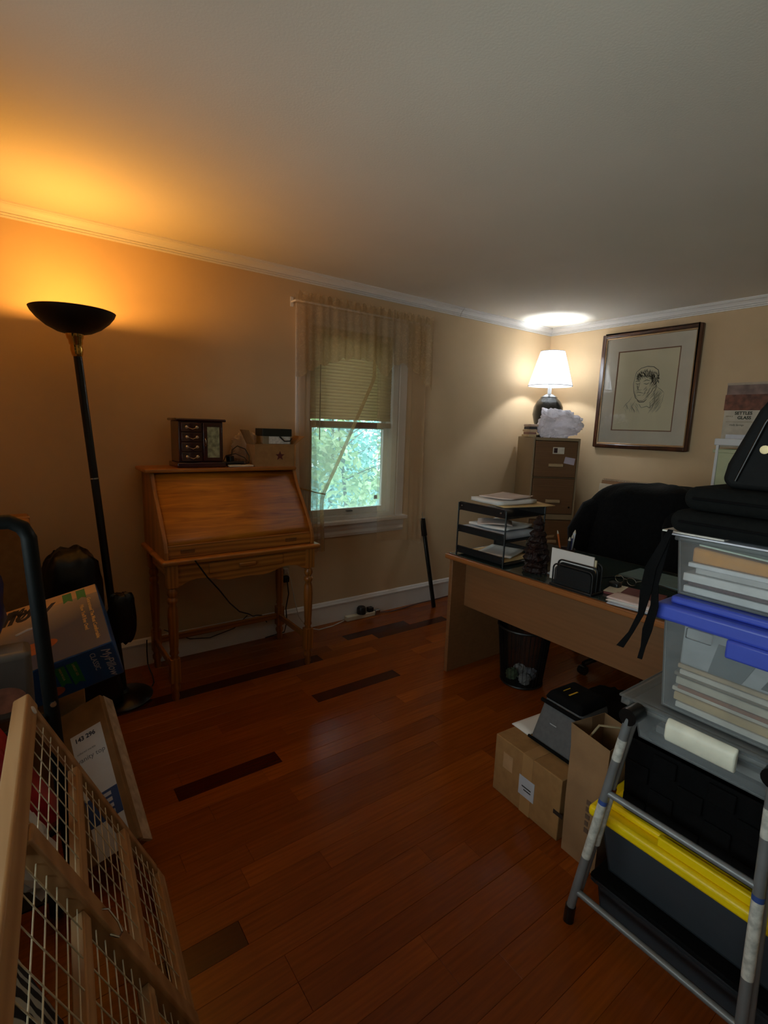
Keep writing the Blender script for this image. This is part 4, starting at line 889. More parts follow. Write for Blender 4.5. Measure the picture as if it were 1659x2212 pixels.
M_jk = pm('black_cloth', (11, 11, 12), rough=.95, var=.3, scale=40, sheen=.05, bump=.3, bscale=60, spec=.1)
secs = [(.56, -1.50, .40, .30), (.62, -1.50, .40, .30), (.75, -1.505, .375, .28), (.90, -1.53, .36, .26), (1.0, -1.555, .345, .24), (1.07, -1.585, .335, .22), (1.115, -1.615, .325, .20), (1.145, -1.635, .29, .17), (1.16, -1.64, .23, .12), (1.165, -1.64, .12, .06)]
m = MB(); N = 48
for j, (z, yc, hw, hd) in enumerate(secs):
    for i in range(N):
        th = 2 * math.pi * i / N; sg = lambda v, p: math.copysign(abs(v) ** p, v)
        k = 1 + .07 * noise.noise(Vector((math.cos(th) * 1.8, math.sin(th) * 1.8, z * 5))) + .025 * math.sin(th * 9 + z * 6)
        m.v.append(Vector((-.98 + hd * sg(math.cos(th), .7) * k, yc + hw * sg(math.sin(th), .75) * k, z + .025 * noise.noise(Vector((math.cos(th) * 2.4, math.sin(th) * 2.4, z * 9))))))
for j in range(len(secs) - 1):
    for i in range(N): i2 = (i + 1) % N; m.f.append((j * N + i, j * N + i2, (j + 1) * N + i2, (j + 1) * N + i))
m.f.append(tuple((len(secs) - 1) * N + i for i in range(N)))
build(m, 'body', M_jk, jk, world=True, smooth=True, subd=1)
for yy, sgn in ((-1.28, 1), (-1.86, -1)):
    build(MB().tube([(-1.06, yy - sgn * .10, 1.03), (-1.13, yy - sgn * .02, .95), (-1.18, yy + sgn * .02, .82), (-1.19, yy + sgn * .0, .66), (-1.17, yy - .02 * sgn, .56)], [.08, .10, .10, .09, .07], 14), 'sleeve', M_jk, jk, world=True, smooth=True)
build(lump(None, (-1.02, -1.88, 1.105), (.12, .085, .045), .2, 3, 24, 14, 2.2, .8), 'collar', M_jk, jk, world=True, smooth=True)
# spiral pads standing against the wall behind the chair
for i, (y0, y1, z, x, rgb, lb) in enumerate(((-1.26, -.70, 1.07, -.055, (150, 112, 78), 'tan spiral sketch pad leaning on the wall behind the jacket'), (-1.25, -.72, 1.045, -.12, (214, 200, 176), 'cream pad standing in front of the spiral sketch pad'))):
    sp = thing('sketch_pad', lb, 'pad', (x, (y0 + y1) / 2, .42))
    build(MB().hexa([(x - .05, y0, .42), (x - .03, y0, .42), (x - .03, y1, .42), (x - .05, y1, .42), (x, y0, z), (x + .02, y0, z), (x + .02, y1, z), (x, y1, z)]), 'pages', pm('pad_%d' % i, rgb, rough=.8), sp, world=True)
    if i == 0:
        coil = []
        for k in range(40 * 8): coil.append((x + .01 + .012 * math.cos(k * .785), y0 + (y1 - y0) * k / 320, z + .004 + .011 * math.sin(k * .785)))
        build(MB().tube(coil, .0016, 5), 'wire_coil', M_silver, sp, world=True)
lc_ = thing('low_cabinet', 'low beige cupboard against the wall behind the chair', 'cabinet', (-.25, -1.14, 0))
build(MB().box(-.23, .23, -.36, .36, .0, .42), 'body', M_cab, lc_, bevel=.004)
for y in (-.18, .18):
    d = build(MB().box(-.236, -.23, y - .17, y + .17, .03, .40), 'door', M_cab, lc_, bevel=.002)
    build(MB().box(-.25, -.236, y * .2 - .006, y * .2 + .006, .2, .28), 'handle', M_hand, d, bevel=.003)

# ================================================================ waste bin
wb_ = thing('waste_basket', 'black wire-mesh waste basket under the desk', 'waste bin', (-1.86, -1.375, 0))
build(MB().lathe([(.118, .01), (.152, .345)], 36), 'mesh_wall', clearplastic('bin_mesh', (16, 16, 16), .38, .5), wb_, smooth=True)
for r, z, t in ((.119, .008, .006), (.153, .347, .007)): build(MB().tube([(r * math.cos(k * .1745), r * math.sin(k * .1745), z) for k in range(36)], t, 6, closed=True), 'ring', M_wire, wb_, smooth=True)
build(MB().lathe([(0, .004), (.116, .004), (.116, .008), (0, .008)], 30), 'bottom', M_wire, wb_)
for k in range(36): a = k * .1745; build(MB().tube([(.119 * math.cos(a), .119 * math.sin(a), .01), (.153 * math.cos(a), .153 * math.sin(a), .345)], .0012, 4), 'wire', M_wire, wb_)
for i, (dx, dy, z, s, lb) in enumerate(((-.035, -.05, .042, .034, 'crumpled grey paper at the front of the waste basket'), (.04, -.035, .045, .036, 'crumpled white paper on the right in the waste basket'), (-.045, .035, .042, .034, 'greenish crumpled paper at the left in the waste basket'), (.035, .045, .042, .034, 'crumpled paper at the back of the waste basket'))):
    tag(base_at(build(lump(None, (-1.86 + dx, -1.375 + dy, z), (s, s, s * .9), .3, 3.5, 16, 10, i * 3.3, .8, True, .4), 'paper_ball', (P_w, P_g, pm('paper_green', (130, 150, 110), rough=.9), P_w)[i]), (-1.86 + dx, -1.375 + dy, z - s)), lb, 'paper', 'paper balls in the waste basket')
# ================================================================ cartons and bags on the floor, right
cx_ = thing('carton', 'sealed brown cardboard carton with a white shipping label on the floor', 'box', (-2.555, -2.08, 0), (0, 0, R(-4)))
build(MB().box(-.155, .155, -.160, .165, 0, .243), 'body', M_card, cx_, bevel=.003)
build(MB().box(-.1562, .1562, -.03, .02, -.0, .2442), 'tape', pm('packing_tape', (164, 126, 82), rough=.3, var=.05), cx_)
build(MB().box(-.1568, -.155, -.045, .03, .07, .15), 'shipping_label', P_g, cx_)
build(MB().box(-.1572, -.1566, -.03, .015, .108, .113), 'label_line', M_print, cx_); build(MB().box(-.1572, -.1566, -.03, .005, .096, .101), 'label_line', M_print, cx_)
build(MB().box(-.1562, -.155, .068, .118, .125, .19), 'torn_patch', pm('torn_card', (172, 134, 94), rough=.9), cx_)
build(MB().box(-.1562, -.155, -.175, -.135, .10, .116), 'hand_slot', pm('slot_dark', (36, 22, 14), rough=.9), cx_)
sheet(P_w, (-2.475, -1.955), .25, .09, R(-6), .2465, .0, 'white paper strip along the back of the carton top', .003, 2, 'papers', 'papers on the carton')
sheet(pm('pale_green_paper', (176, 186, 150), rough=.85), (-2.47, -2.01), .16, .10, R(-4), .2445, .0, 'pale green paper on the carton beside the grey bag', .002, 3, 'papers', 'papers on the carton')
gb = thing('tool_bag', 'grey padded case with black zip lid on the carton', 'bag', (-2.52, -2.105, .2455), (0, 0, R(-4)))
M_gry = pm('grey_nylon', (88, 88, 90), rough=.85, var=.08, scale=60, bump=.2, bscale=200)
M_nyl = pm('black_nylon', (7, 7, 8), rough=.85, var=.2, scale=30, bump=.2, bscale=150, spec=.12)
build(MB().frustum((-.10, .13, -.105, .10, 0), (-.055, .115, -.095, .075, .185)), 'body', M_gry, gb, bevel=.02, seg=3)
build(MB().frustum((-.062, .12, -.10, .08, .178), (-.045, .10, -.08, .06, .215)), 'zip_lid', M_nyl, gb, bevel=.014, seg=3)
build(MB().tube([(-.105, -.105, .012), (-.103, .10, .012)], .006, 6), 'piping', M_nyl, gb); build(MB().tube([(-.068, -.098, .17), (-.066, .08, .17)], .008, 6), 'zipper', M_nyl, gb)
M_yel = pm('yellow_mark', (206, 164, 40), rough=.6)
build(MB().box(-.02, .03, -.012, -.006, .2135, .2165), 'yellow_tab', M_yel, gb); build(MB().box(-.01, .03, .024, .027, .2135, .2165), 'yellow_line', M_yel, gb)
build(MB().box(-.083, -.081, -.01, .02, .10, .103), 'logo_mark', P_g, gb)
tag(base_at(build(lump(None, (-2.13, -2.12, .15), (.20, .20, .175), .25, 2.2, 32, 20, 6.0, .75, True, .12), 'black_bag', M_nyl, smooth=True), (-2.13, -2.12, 0)), 'black soft bag lying on the floor under the desk front', 'bag')
kb = thing('paper_bag', 'open brown kraft paper bag beside the ladder', 'bag', (-2.642, -2.328, 0), (0, 0, R(-4)))
m = MB()
def ring(z, hx, hy, wob): return [(-hx, -hy, z), (-hx, hy, z + wob), (0, hy - .012, z + wob), (hx, hy, z), (hx, -hy, z - wob), (0, -hy + .012, z)]
rg = [ring(0, .092, .066, 0), ring(.2, .094, .068, 0), ring(.40, .09, .07, .0), ring(.465, .094, .074, .018)]
for r in rg: m.v += [Vector(p) for p in r]
for j in range(3):
    for i in range(6): m.f.append((j * 6 + i, j * 6 + (i + 1) % 6, (j + 1) * 6 + (i + 1) % 6, (j + 1) * 6 + i))
m.f.append((5, 4, 3, 2, 1, 0))
M_kraft = pm('kraft_paper', (142, 108, 74), rough=.9, var=.1, scale=10, bump=.4, bscale=16)
build(m, 'body', M_kraft, kb, solid=.002)
text('Boxed Wine', .045, M_print, kb, (-.0985, .02, .15), (0, -.0, 1), (0, 1, 0), name='faded_lettering') if False else None
text('Amazing', .042, pm('faded_ink', (92, 70, 56), rough=.9), kb, (-.0982, -.012, .13), (0, 0, 1), (0, 1, 0), name='faded_lettering', shear=.2) if False else None
for i in range(5): build(MB().box(-.0965, -.0948, -.03 + .004 * (i % 2), -.014, .13 + i * .026, .146 + i * .026), 'faded_print', pm('faded_ink', (96, 74, 58), rough=.9), kb)
build(MB().tube([(-.07, .03, .43), (-.05, .0, .50), (-.02, -.05, .51), (.02, -.07, .49), (.04, -.06, .44)], .004, 6), 'twine_handle', pm('twine', (150, 132, 100), rough=.9), kb, smooth=True)

# ================================================================ stack of storage bins (front faces toward the room)
SX, SY = -2.845, -3.02
M_clr = clearplastic('clear_bin_plastic', (176, 178, 178), .10, .25)
M_clr2 = clearplastic('hazy_bin_plastic', (168, 170, 170), .15, .3)
M_dkclr = clearplastic('smoky_bin_plastic', (74, 78, 84), .30, .3)
def binx(name, label, x0, x1, y0, y1, z0, z1, mat, taper=.02, rim=.014, rimmat=None, cat='storage bin', lip=.012):
    t = thing(name, label, cat, ((x0 + x1) / 2, (y0 + y1) / 2, z0)); cxm, cym = t.location.x, t.location.y
    a, b = x0 - cxm, x1 - cxm; c, d = y0 - cym, y1 - cym; h = z1 - z0
    build(MB().tub((a + taper, b - taper, c + taper, d - taper, 0), (a, b, c, d, h), .003), 'body', mat, t, bevel=.012, seg=3)
    build(frame_h(a, b, c, d, h, rim, lip), 'rim', rimmat or mat, t, bevel=.003)
    return t
def frame_h(a, b, c, d, h, w, t):
    m = MB(); m.box(a - w, b + w, c - w, c + .003, h - t, h).box(a - w, b + w, d - .003, d + w, h - t, h).box(a - w, a + .003, c + .003, d - .003, h - t, h).box(b - .003, b + w, c + .003, d - .003, h - t, h); return m
# 1 flat under-bed box on the floor
b1 = binx('underbed_box', 'flat smoky plastic box at the bottom of the bin stack', -2.84, -2.38, -3.02, -2.45, 0.0, .105, M_dkclr, .012)
build(MB().box(-.245, .245, -.30, .30, .105, .120), 'lid', M_nyl, b1, bevel=.004)
for i, (x, y, w, l, z, mt, lb) in enumerate(((-2.80, -2.56, .02, .10, .05, P_p, 'cream packet inside the bottom flat box'), (-2.80, -2.70, .02, .14, .04, pm('olive_packet', (120, 112, 70), rough=.8), 'olive packet inside the bottom flat box'), (-2.80, -2.85, .02, .11, .045, P_m, 'manila packet inside the bottom flat box'))):
    tag(base_at(build(MB().box(x - w, x + w, y - l / 2, y + l / 2, .006, .006 + z), 'packet', mt, bevel=.004), (x, y, .006)), lb, 'packet', 'packets in the flat box')
tag(base_at(build(lump(None, (-2.60, -2.74, .052), (.17, .22, .044), .2, 3, 24, 12, 1.1, .6), 'dark_cloth', M_nyl, smooth=True), (-2.60, -2.74, .008)), 'dark folded cloth inside the bottom flat box', 'cloth')
# 2 grey tote with yellow lid
b2 = binx('tote', 'grey-blue plastic tote with a bright yellow lid', -2.835, -2.40, -3.02, -2.435, .122, .318, M_dkclr, .03)
M_yl = pm('yellow_plastic', (244, 208, 10), rough=.35, var=.03)
yl = build(MB().box(-.250, .245, -.318, .318, .186, .222), 'yellow_lid', M_yl, b2, bevel=.012, seg=3)
build(MB().box(-.215, .21, -.28, .28, .222, .243), 'lid_panel', M_yl, yl, bevel=.008)
build(MB().box(-.235, -.215, -.12, .12, .222, .250), 'lid_lug', M_yl, yl, bevel=.004)
tag(base_at(build(MB().box(-2.79, -2.45, -2.95, -2.50, .13, .285), 'folded_fabric', pm('slate_blue_fabric', (50, 54, 60), rough=.9, var=.2, scale=9), bevel=.03), (-2.62, -2.72, .13)), 'slate-blue folded fabric inside the yellow-lidded tote', 'fabric')
# 3 black woven crate
bc = thing('black_crate', 'black woven basket on the yellow lid', 'basket', (-2.625, -2.735, .366))
build(MB().tub((-.195, .195, -.25, .245, 0), (-.205, .205, -.265, .255, .235), .008), 'body', M_nyl, bc, bevel=.006)
for k in range(7):
    for j in range(4):
        if (k + j) % 2 == 0: build(MB().box(-.2055 - j * .0026, -.198 - j * .0015, -.24 + k * .07, -.176 + k * .07, .01 + j * .055, .06 + j * .055), 'weave_strip', M_nyl, bc, bevel=.003)
# 4 clear bin with white handle
b4 = binx('clear_bin', 'clear plastic bin with a white latch handle above the black basket', -2.83, -2.40, -3.05, -2.485, .602, .722, M_clr, .02, .022, lip=.02)
hd_ = MB().prism([(0, 0), (.012, -.002), (.02, .012), (.02, .045), (.010, .060), (0, .062)], -.082, .082, lambda a, b, e: (-.237 - a, .09 + e, .062 + b))
build(hd_, 'latch_handle', pm('bone_white_plastic', (226, 224, 206), rough=.4), b4, bevel=.005, seg=3)
build(MB().box(-.24, .235, -.31, .31, .120, .128), 'lid', M_clr2, b4, bevel=.003)
for i, (z, rgb, lb) in enumerate(((.606, (60, 60, 60), 'dark folder inside the white-handled bin'), (.630, (130, 128, 124), 'grey papers inside the white-handled bin'), (.656, (90, 94, 100), 'slate magazine inside the white-handled bin'))):
    tag(base_at(build(MB().box(-2.80 + .01 * i, -2.45, -3.0, -2.53 - .01 * i, z, z + .02), 'folder', pm('bin_folder_%d' % i, rgb, rough=.8), bevel=.003), (-2.62, -2.76, z)), lb, 'papers', 'papers in the white-handled bin')
# 5 clear bin with blue lid
b5 = binx('clear_bin', 'clear plastic bin full of papers under a blue lid', -2.84, -2.42, -3.06, -2.545, .735, .995, M_clr2, .015, .008)
M_blu = pm('blue_plastic', (62, 80, 182), rough=.35, var=.04)
bl_ = build(MB().box(-.232, .232, -.275, .278, .248, .292), 'blue_lid', M_blu, b5, bevel=.010, seg=3)
build(MB().box(-.205, .205, -.25, .25, .292, .312), 'lid_panel', M_blu, bl_, bevel=.006)
build(MB().box(-.240, -.222, -.10, .10, .205, .252), 'latch', M_blu, bl_, bevel=.006)
build(MB().box(-.240, -.226, .13, .19, .222, .25), 'latch', M_clr, bl_, bevel=.004)
M_dgp = pm('slate_label', (96, 104, 108), rough=.7)
z = .742
cols = [(216, 210, 200), (196, 168, 120), (206, 196, 180), (150, 92, 58), (200, 190, 170), (126, 110, 92), (210, 200, 186), (186, 160, 124)]
for i in range(8):
    h = (.016, .022, .012, .010, .02, .010, .014, .012)[i]
    nm = ('white', 'tan', 'cream', 'rust-brown', 'pale', 'brown', 'ivory', 'buff')[i]
    o = build(MB().box(-2.815 + .004 * (i % 3), -2.46, -3.03, -2.590 + .008 * ((i * 7) % 3), z, z + h), 'folder', pm('blue_bin_folder_%d' % i, cols[i], rough=.85, var=.1, scale=14), bevel=.003)
    tag(base_at(o, (-2.63, -2.8, z)), '%s folder, number %s from the bottom, seen through the blue-lidded bin' % (nm, ('one', 'two', 'three', 'four', 'five', 'six', 'seven', 'eight')[i]), 'folder', 'folders in the blue-lidded bin'); z += h + .0006
pk = thing('boxed_papers', 'grey wrapped parcel standing inside the blue-lidded bin', 'parcel', (-2.62, -2.80, z))
build(MB().box(-.19, .17, -.22, .215, .0, .118), 'body', pm('grey_parcel', (168, 170, 172), rough=.75, var=.1, scale=7), pk, bevel=.006)
build(MB().hexa([(-.193, .07, .004), (-.193, .145, .004), (-.190, .145, .004), (-.190, .07, .004), (-.193, .035, .085), (-.193, .13, .085), (-.190, .13, .085), (-.190, .035, .085)]), 'label', M_dgp, pk)
build(MB().hexa([(-.193, -.005, .01), (-.193, .03, .01), (-.190, .03, .01), (-.190, -.005, .01), (-.193, -.035, .075), (-.193, .0, .075), (-.190, .0, .075), (-.190, -.035, .075)]), 'label', pm('charcoal_label', (66, 72, 76), rough=.7), pk)
# 6 open clear bin with papers
b6 = binx('open_bin', 'open clear plastic bin heaped with papers and an orange envelope', -2.82, -2.44, -3.08, -2.545, 1.049, 1.205, M_clr, .012, .006)
z = 1.056
for i, (h, dx, dy, rgb, lb) in enumerate(((.018, .0, .0, (206, 206, 206), 'grey-white paper lowest in the open bin'), (.010, .004, -.008, (88, 62, 66), 'plum magazine low in the open bin'), (.022, .0, .004, (216, 212, 210), 'white printed papers in the open bin'), (.016, .01, -.02, (188, 184, 182), 'pale letter bundle in the middle of the open bin'), (.012, .0, -.004, (218, 216, 218), 'white form with tick marks in the open bin'))):
    o = build(MB().box(-2.80 + dx, -2.47, -3.04, -2.565 + dy, z, z + h), 'paper_sheaf', pm('open_bin_%d' % i, rgb, rough=.85, var=.06, scale=20), bevel=.003); tag(base_at(o, (-2.63, -2.8, z)), lb, 'papers', 'papers in the open bin'); z += h + .0008
ov = build(MB().hexa([(-2.795, -3.02, z), (-2.5, -3.02, z), (-2.5, -2.575, z), (-2.795, -2.575, z), (-2.795, -3.02, z + .015), (-2.5, -3.02, z + .02), (-2.5, -2.575, z + .04), (-2.795, -2.575, z + .04)]), 'envelope', pm('orange_manila', (206, 142, 62), rough=.8), bevel=.006)
tag(base_at(ov, (-2.63, -2.8, z)), 'orange manila envelope sloping in the open bin', 'envelope')
z += .043
for i, (y0, y1, x0, rgb, lb, tilt) in enumerate(((-3.03, -2.59, -2.80, (196, 208, 186), 'pale green sheet above the orange envelope', .012), (-2.80, -2.525, -2.835, (214, 214, 222), 'white letter poking out at the bin corner', .0), (-2.66, -2.515, -2.845, (206, 200, 190), 'small folded form under the black bag', .0))):
    zz = (z + .004, 1.2072, 1.2148)[i]
    o = build(MB().hexa([(x0, y0, zz - tilt * 2), (-2.5, y0, zz - tilt * 2), (-2.5, y1, zz), (x0, y1, zz), (x0, y0, zz + .004 - tilt * 2), (-2.5, y0, zz + .004 - tilt * 2), (-2.5, y1, zz + .004), (x0, y1, zz + .004)]), 'letter', pm('top_letter_%d' % i, rgb, rough=.85, var=.08, scale=50)); tag(base_at(o, (-2.65, (y0 + y1) / 2, zz)), lb, 'papers', 'letters on top of the open bin')
# 7 two flat black padded bags
M_pad = pm('black_padded_fabric', (16, 17, 16), rough=.95, var=.15, scale=60, bump=.15, bscale=220, spec=.15)
def padbag(y1, x0, z0, h, lb, sd):
    t = thing('padded_bag', lb, 'bag', (-2.6, -2.85, z0), group='flat black padded bags')
    build(MB().box(x0 + 2.6, .24, -.29, y1 + 2.85, 0, h), 'body', M_pad, t, bevel=h * .48, seg=5)
    build(MB().tube([(x0 + 2.6, -.26, h * .52), (x0 + 2.6, y1 + 2.85 - .03, h * .52), (x0 + 2.6 + .03, y1 + 2.85 - .002, h * .52), (.2, y1 + 2.85 - .001, h * .52)], .004, 6), 'zip_piping', M_nyl, t, smooth=True)
    build(MB().box(x0 + 2.6 - .0035, x0 + 2.6 + .004, -.16, -.10, h * .25, h * .75), 'zip_tab', pm('dark_tab', (46, 50, 54), rough=.6), t, bevel=.002)
padbag(-2.530, -2.86, 1.219, .058, 'lower of two flat black padded bags on the open bin', 1)
padbag(-2.552, -2.85, 1.2785, .060, 'upper of two flat black padded bags on the open bin', 2)
# 8 black hard case standing on top
kc = thing('black_case', 'black rounded carrying case standing at the top of the stack', 'case', (-2.66, -2.84, 1.339))
poly = [(.205, .0), (.222, .02), (.215, .06), (.165, .19), (.135, .235), (.10, .262), (.04, .285), (-.3, .31), (-.3, .0)]
build(MB().prism(poly, -.14, .14, lambda y, z, e: (e, y, z)), 'body', pm('black_leatherette', (11, 11, 11), rough=.75, var=.2, scale=50, bump=.1, bscale=160, spec=.2), kc, bevel=.03, seg=4)
build(MB().tube([(-.142, .19, .02), (-.146, .145, .16), (-.146, .11, .225), (-.142, .05, .262), (-.142, -.25, .285)], .0035, 8), 'seam_piping', M_blk, kc, smooth=True)
build(MB().lathe([(0, 0), (.010, 0), (.010, .003), (0, .004)], 14).xf(Matrix.Translation((-.141, .140, .098)) @ Matrix.Rotation(R(-90), 4, 'Y')), 'snap_button', pm('brass_dull', (178, 156, 116), rough=.4, metal=.6), kc, smooth=True)
# strap hanging from the bags
sp_ = thing('bag_strap', 'black webbing straps hanging down in front of the blue lid', 'strap', (-2.875, -2.53, 1.22))
def strap(pts, w):
    m = MB(); n = len(pts)
    for i, p in enumerate(pts):
        p = Vector(p); m.v += [p + Vector((0, -w[i], 0)), p + Vector((0, w[i], 0))]
    for i in range(n - 1): m.f.append((2 * i, 2 * i + 1, 2 * i + 3, 2 * i + 2))
    return m
build(strap([(-2.866, -2.545, 1.225), (-2.880, -2.535, 1.18), (-2.883, -2.515, 1.12), (-2.883, -2.51, 1.06), (-2.884, -2.505, .99), (-2.886, -2.485, .93), (-2.886, -2.46, .88)], [.006, .010, .014, .015, .008, .006, .010]), 'long_strap', M_nyl, sp_, world=True, solid=.003)
build(strap([(-2.866, -2.545, 1.222), (-2.878, -2.54, 1.16), (-2.880, -2.53, 1.08), (-2.880, -2.535, 1.02), (-2.882, -2.525, .95), (-2.882, -2.52, .90), (-2.882, -2.515, .865)], [.004, .008, .008, .010, .012, .006, .006]), 'short_strap', M_nyl, sp_, world=True, solid=.003)

# ================================================================ folded step ladder in front of the bins
ld = thing('step_ladder', 'folded grey metal step ladder with worn warning stickers', 'ladder', (-2.93, -2.65, 0))
M_alu = pm('grey_painted_steel', (128, 130, 132), rough=.4, var=.1, scale=14, metal=.35)
M_stk = pm('worn_sticker', (186, 184, 176), rough=.7, var=.25, scale=60)
def LW(mb, nm, mat, par=None, **k): return build(mb, nm, mat, par or ld, world=True, **k)
FLb, FLt = Vector((-2.948, -2.432, .035)), Vector((-2.905, -2.518, .70))
FRb, FRt = Vector((-2.948, -2.875, .035)), Vector((-2.905, -2.845, .72))
off = Vector((.036, -.004, 0))
for nm, a, b in (('front_rail', FLb, FLt), ('front_rail', FRb, FRt)):
    rl_ = LW(MB().tube([a, b], .0125, 14), nm, M_alu, smooth=True)
    build(MB().tube([a - Vector((0, 0, .035)), a + (b - a).normalized() * .02], .0155, 12), 'rubber_foot', M_blk, rl_, smooth=True)
    build(MB().tube([a.lerp(b, .30), a.lerp(b, .58)], .0129, 14, cap=False), 'sticker', M_stk, rl_, smooth=True)
    build(MB().tube([a.lerp(b, .58), a.lerp(b, .60)], .0130, 14, cap=False), 'blue_sticker', pm('blue_sticker', (48, 74, 140), rough=.6), rl_, smooth=True)
    build(MB().tube([a.lerp(b, .80), a.lerp(b, .90)], .0129, 14, cap=False), 'sticker_band', M_stk, rl_, smooth=True)
    r2_ = LW(MB().tube([a + off + Vector((0, 0, .05)), b + off * .6 - Vector((0, 0, .01))], .011, 12), 'rear_rail', M_alu, smooth=True)
    build(MB().tube([(a + off).lerp(b + off * .6, .35), (a + off).lerp(b + off * .6, .62)], .0114, 12, cap=False), 'rear_sticker', M_stk, r2_, smooth=True)
    build(MB().tube([(a + off).lerp(b + off * .6, .62), (a + off).lerp(b + off * .6, .645)], .0115, 12, cap=False), 'red_sticker', pm('red_sticker', (150, 50, 40), rough=.6), r2_, smooth=True)
    LW(MB().tube([b + Vector((-.012, 0, .005)), b + Vector((.045, 0, .005))], .024, 16), 'hinge', M_blk, smooth=True)
for t in (.115, .64):
    p, q = FLb.lerp(FLt, t), FRb.lerp(FRt, t); q = Vector((q.x, q.y, p.z))
    LW(MB().tube([p, q], .0095, 12), 'rung', M_alu, smooth=True)
# ================================================================ left side
# wood-framed wire gate leaning on its side
C0 = Vector((-4.2143, -3.1317, 1.4579))
Bp = C0 + (Vector((-3.9339, -1.5640, 0)) - C0) * .975
Tp = C0 + (Vector((-4.2376, -1.5433, .6875)) - C0) * .975
gu = (Tp - Bp).normalized(); gv = Vector((-.0679, -.9977, 0)); gn = gv.cross(gu).normalized()
if gn.x < 0: gn = -gn
GL, GH = 1.12, (Tp - Bp).length
base = Bp - gu * (Bp.z / gu.z)
ext = (base - Bp).length
gt = thing('wire_gate', 'pine-framed wire mesh pet gate leaning in the left foreground', 'gate', base)
M_pine = wood('light_pine', (160, 118, 74), (182, 140, 94), .5, 'y', 1, 8)
M_pineb = wood('light_pine_cross', (150, 108, 66), (172, 130, 86), .5, 'z', 1, 8)
M_gw = pm('cream_wire', (206, 190, 158), rough=.5)
def G3(u, v, n): return Bp + gu * u + gv * v + gn * n
def gbar(u0, u1, v0, v1, n0=-.012, n1=.014):
    return MB().hexa([G3(u0, v0, n0), G3(u1, v0, n0), G3(u1, v1, n0), G3(u0, v1, n0), G3(u0, v0, n1), G3(u1, v0, n1), G3(u1, v1, n1), G3(u0, v1, n1)])
def GB(mb, nm, mat, par=None, **k): return build(mb, nm, mat, par or gt, world=True, **k)
GB(gbar(GH - .035, GH + .014, -.012, GL, -.02, .02), 'top_board', M_pine, bevel=.006)
GB(gbar(-ext, .012, -.005, GL), 'bottom_board', M_pine, bevel=.004)
GB(gbar(.012, GH - .035, -.012, .018), 'end_rail', M_pineb, bevel=.004)
GB(gbar(-.02, GH - .035, .46, .515, -.012, .024), 'middle_rail', M_pineb, bevel=.006)
GB(gbar(.0, GH - .035, GL - .04, GL), 'end_rail', M_pineb, bevel=.004)
for f in (.29, .655):
    GB(gbar(GH * f - .015, GH * f + .015, .018, .46), 'divider', M_pine, bevel=.003)
    GB(gbar(GH * f - .015, GH * f + .015, .515, GL - .04), 'divider', M_pine, bevel=.003)
k = 1
while k * .036 < GH - .04:
    GB(MB().tube([G3(k * .036, -.0, .006), G3(k * .036, GL - .02, .006)], .0014, 6), 'long_wire', M_gw); k += 1
k = 1
while k * .062 < GL - .03:
    GB(MB().tube([G3(.0, k * .062, .009), G3(GH, k * .062, .009)], .0014, 6), 'cross_wire', M_gw); k += 1
GB(MB().tube([G3(.44, .485, .024), G3(.435, .49, .034), G3(.40, .50, .036), G3(.385, .515, .036), G3(.40, .535, .034), G3(.415, .53, .024)], .0022, 6), 'hook_latch', M_silver, smooth=True)
GB(MB().lathe([(0, 0), (.012, 0), (.01, .003), (0, .004)], 14).xf(Matrix.Translation(G3(GH - .012, .05, .021)) @ gn.to_track_quat('Z', 'Y').to_matrix().to_4x4()), 'plug_button', M_wp, smooth=True)
# things kept behind the gate
M_stripe = bpy.data.materials.new('striped_fleece'); M_stripe.use_nodes = True; nt = M_stripe.node_tree; pb = nt.nodes['Principled BSDF']; pb.inputs['Roughness'].default_value = .95
tcx = nt.nodes.new('ShaderNodeTexCoord'); wv = nt.nodes.new('ShaderNodeTexWave'); wv.inputs['Scale'].default_value = 9; wv.inputs['Distortion'].default_value = 5; wv.inputs['Detail'].default_value = 3; wv.bands_direction = 'Y'
rpx = nt.nodes.new('ShaderNodeValToRGB'); rpx.color_ramp.elements[0].color = (*lin((20, 22, 30)), 1); rpx.color_ramp.elements[1].color = (*lin((176, 176, 166)), 1); rpx.color_ramp.elements[0].position = .45; rpx.color_ramp.elements[1].position = .62
nt.links.new(tcx.outputs['Object'], wv.inputs['Vector']); nt.links.new(wv.outputs['Fac'], rpx.inputs[0]); nt.links.new(rpx.outputs[0], pb.inputs['Base Color'])
def behind(u, v, n): return G3(u, v, n)
GM = Matrix(((gu.x, gv.x, gn.x, 0), (gu.y, gv.y, gn.y, 0), (gu.z, gv.z, gn.z, 0), (0, 0, 0, 1)))
bl = lump(None, (0, 0, 0), (.20, .24, .06), .2, 2.4, 30, 18, 3.0, .7, False); bl.xf(Matrix.Translation(behind(.53, .82, -.105)) @ GM)
tag(base_at(build(bl, 'fleece_blanket', M_stripe, smooth=True), behind(.5, .80, -.3)), 'black and white striped fleece bundle behind the gate mesh', 'blanket')
bx = MB().box(-.04, .04, -.05, .05, -.14, .14); bx.xf(Matrix.Translation(behind(.60, .10, -.09)) @ Euler((0, R(-24), 0)).to_matrix().to_4x4())
tag(base_at(build(bx, 'red_package', pm('bright_red_wrap', (170, 28, 36), rough=.4, var=.2), bevel=.006), behind(.55, .10, -.1)), 'red package behind the far corner of the gate', 'package')
bx = lump(None, (0, 0, 0), (.12, .09, .04), .3, 3, 20, 14, 8.0, .8, False, .35); bx.xf(Matrix.Translation(behind(.55, .28, -.085)) @ GM)
tag(base_at(build(bx, 'tissue_bundle', pm('white_tissue', (206, 200, 196), rough=.8)), behind(.5, .27, -.1)), 'crumpled white tissue bundle behind the gate mesh', 'tissue')
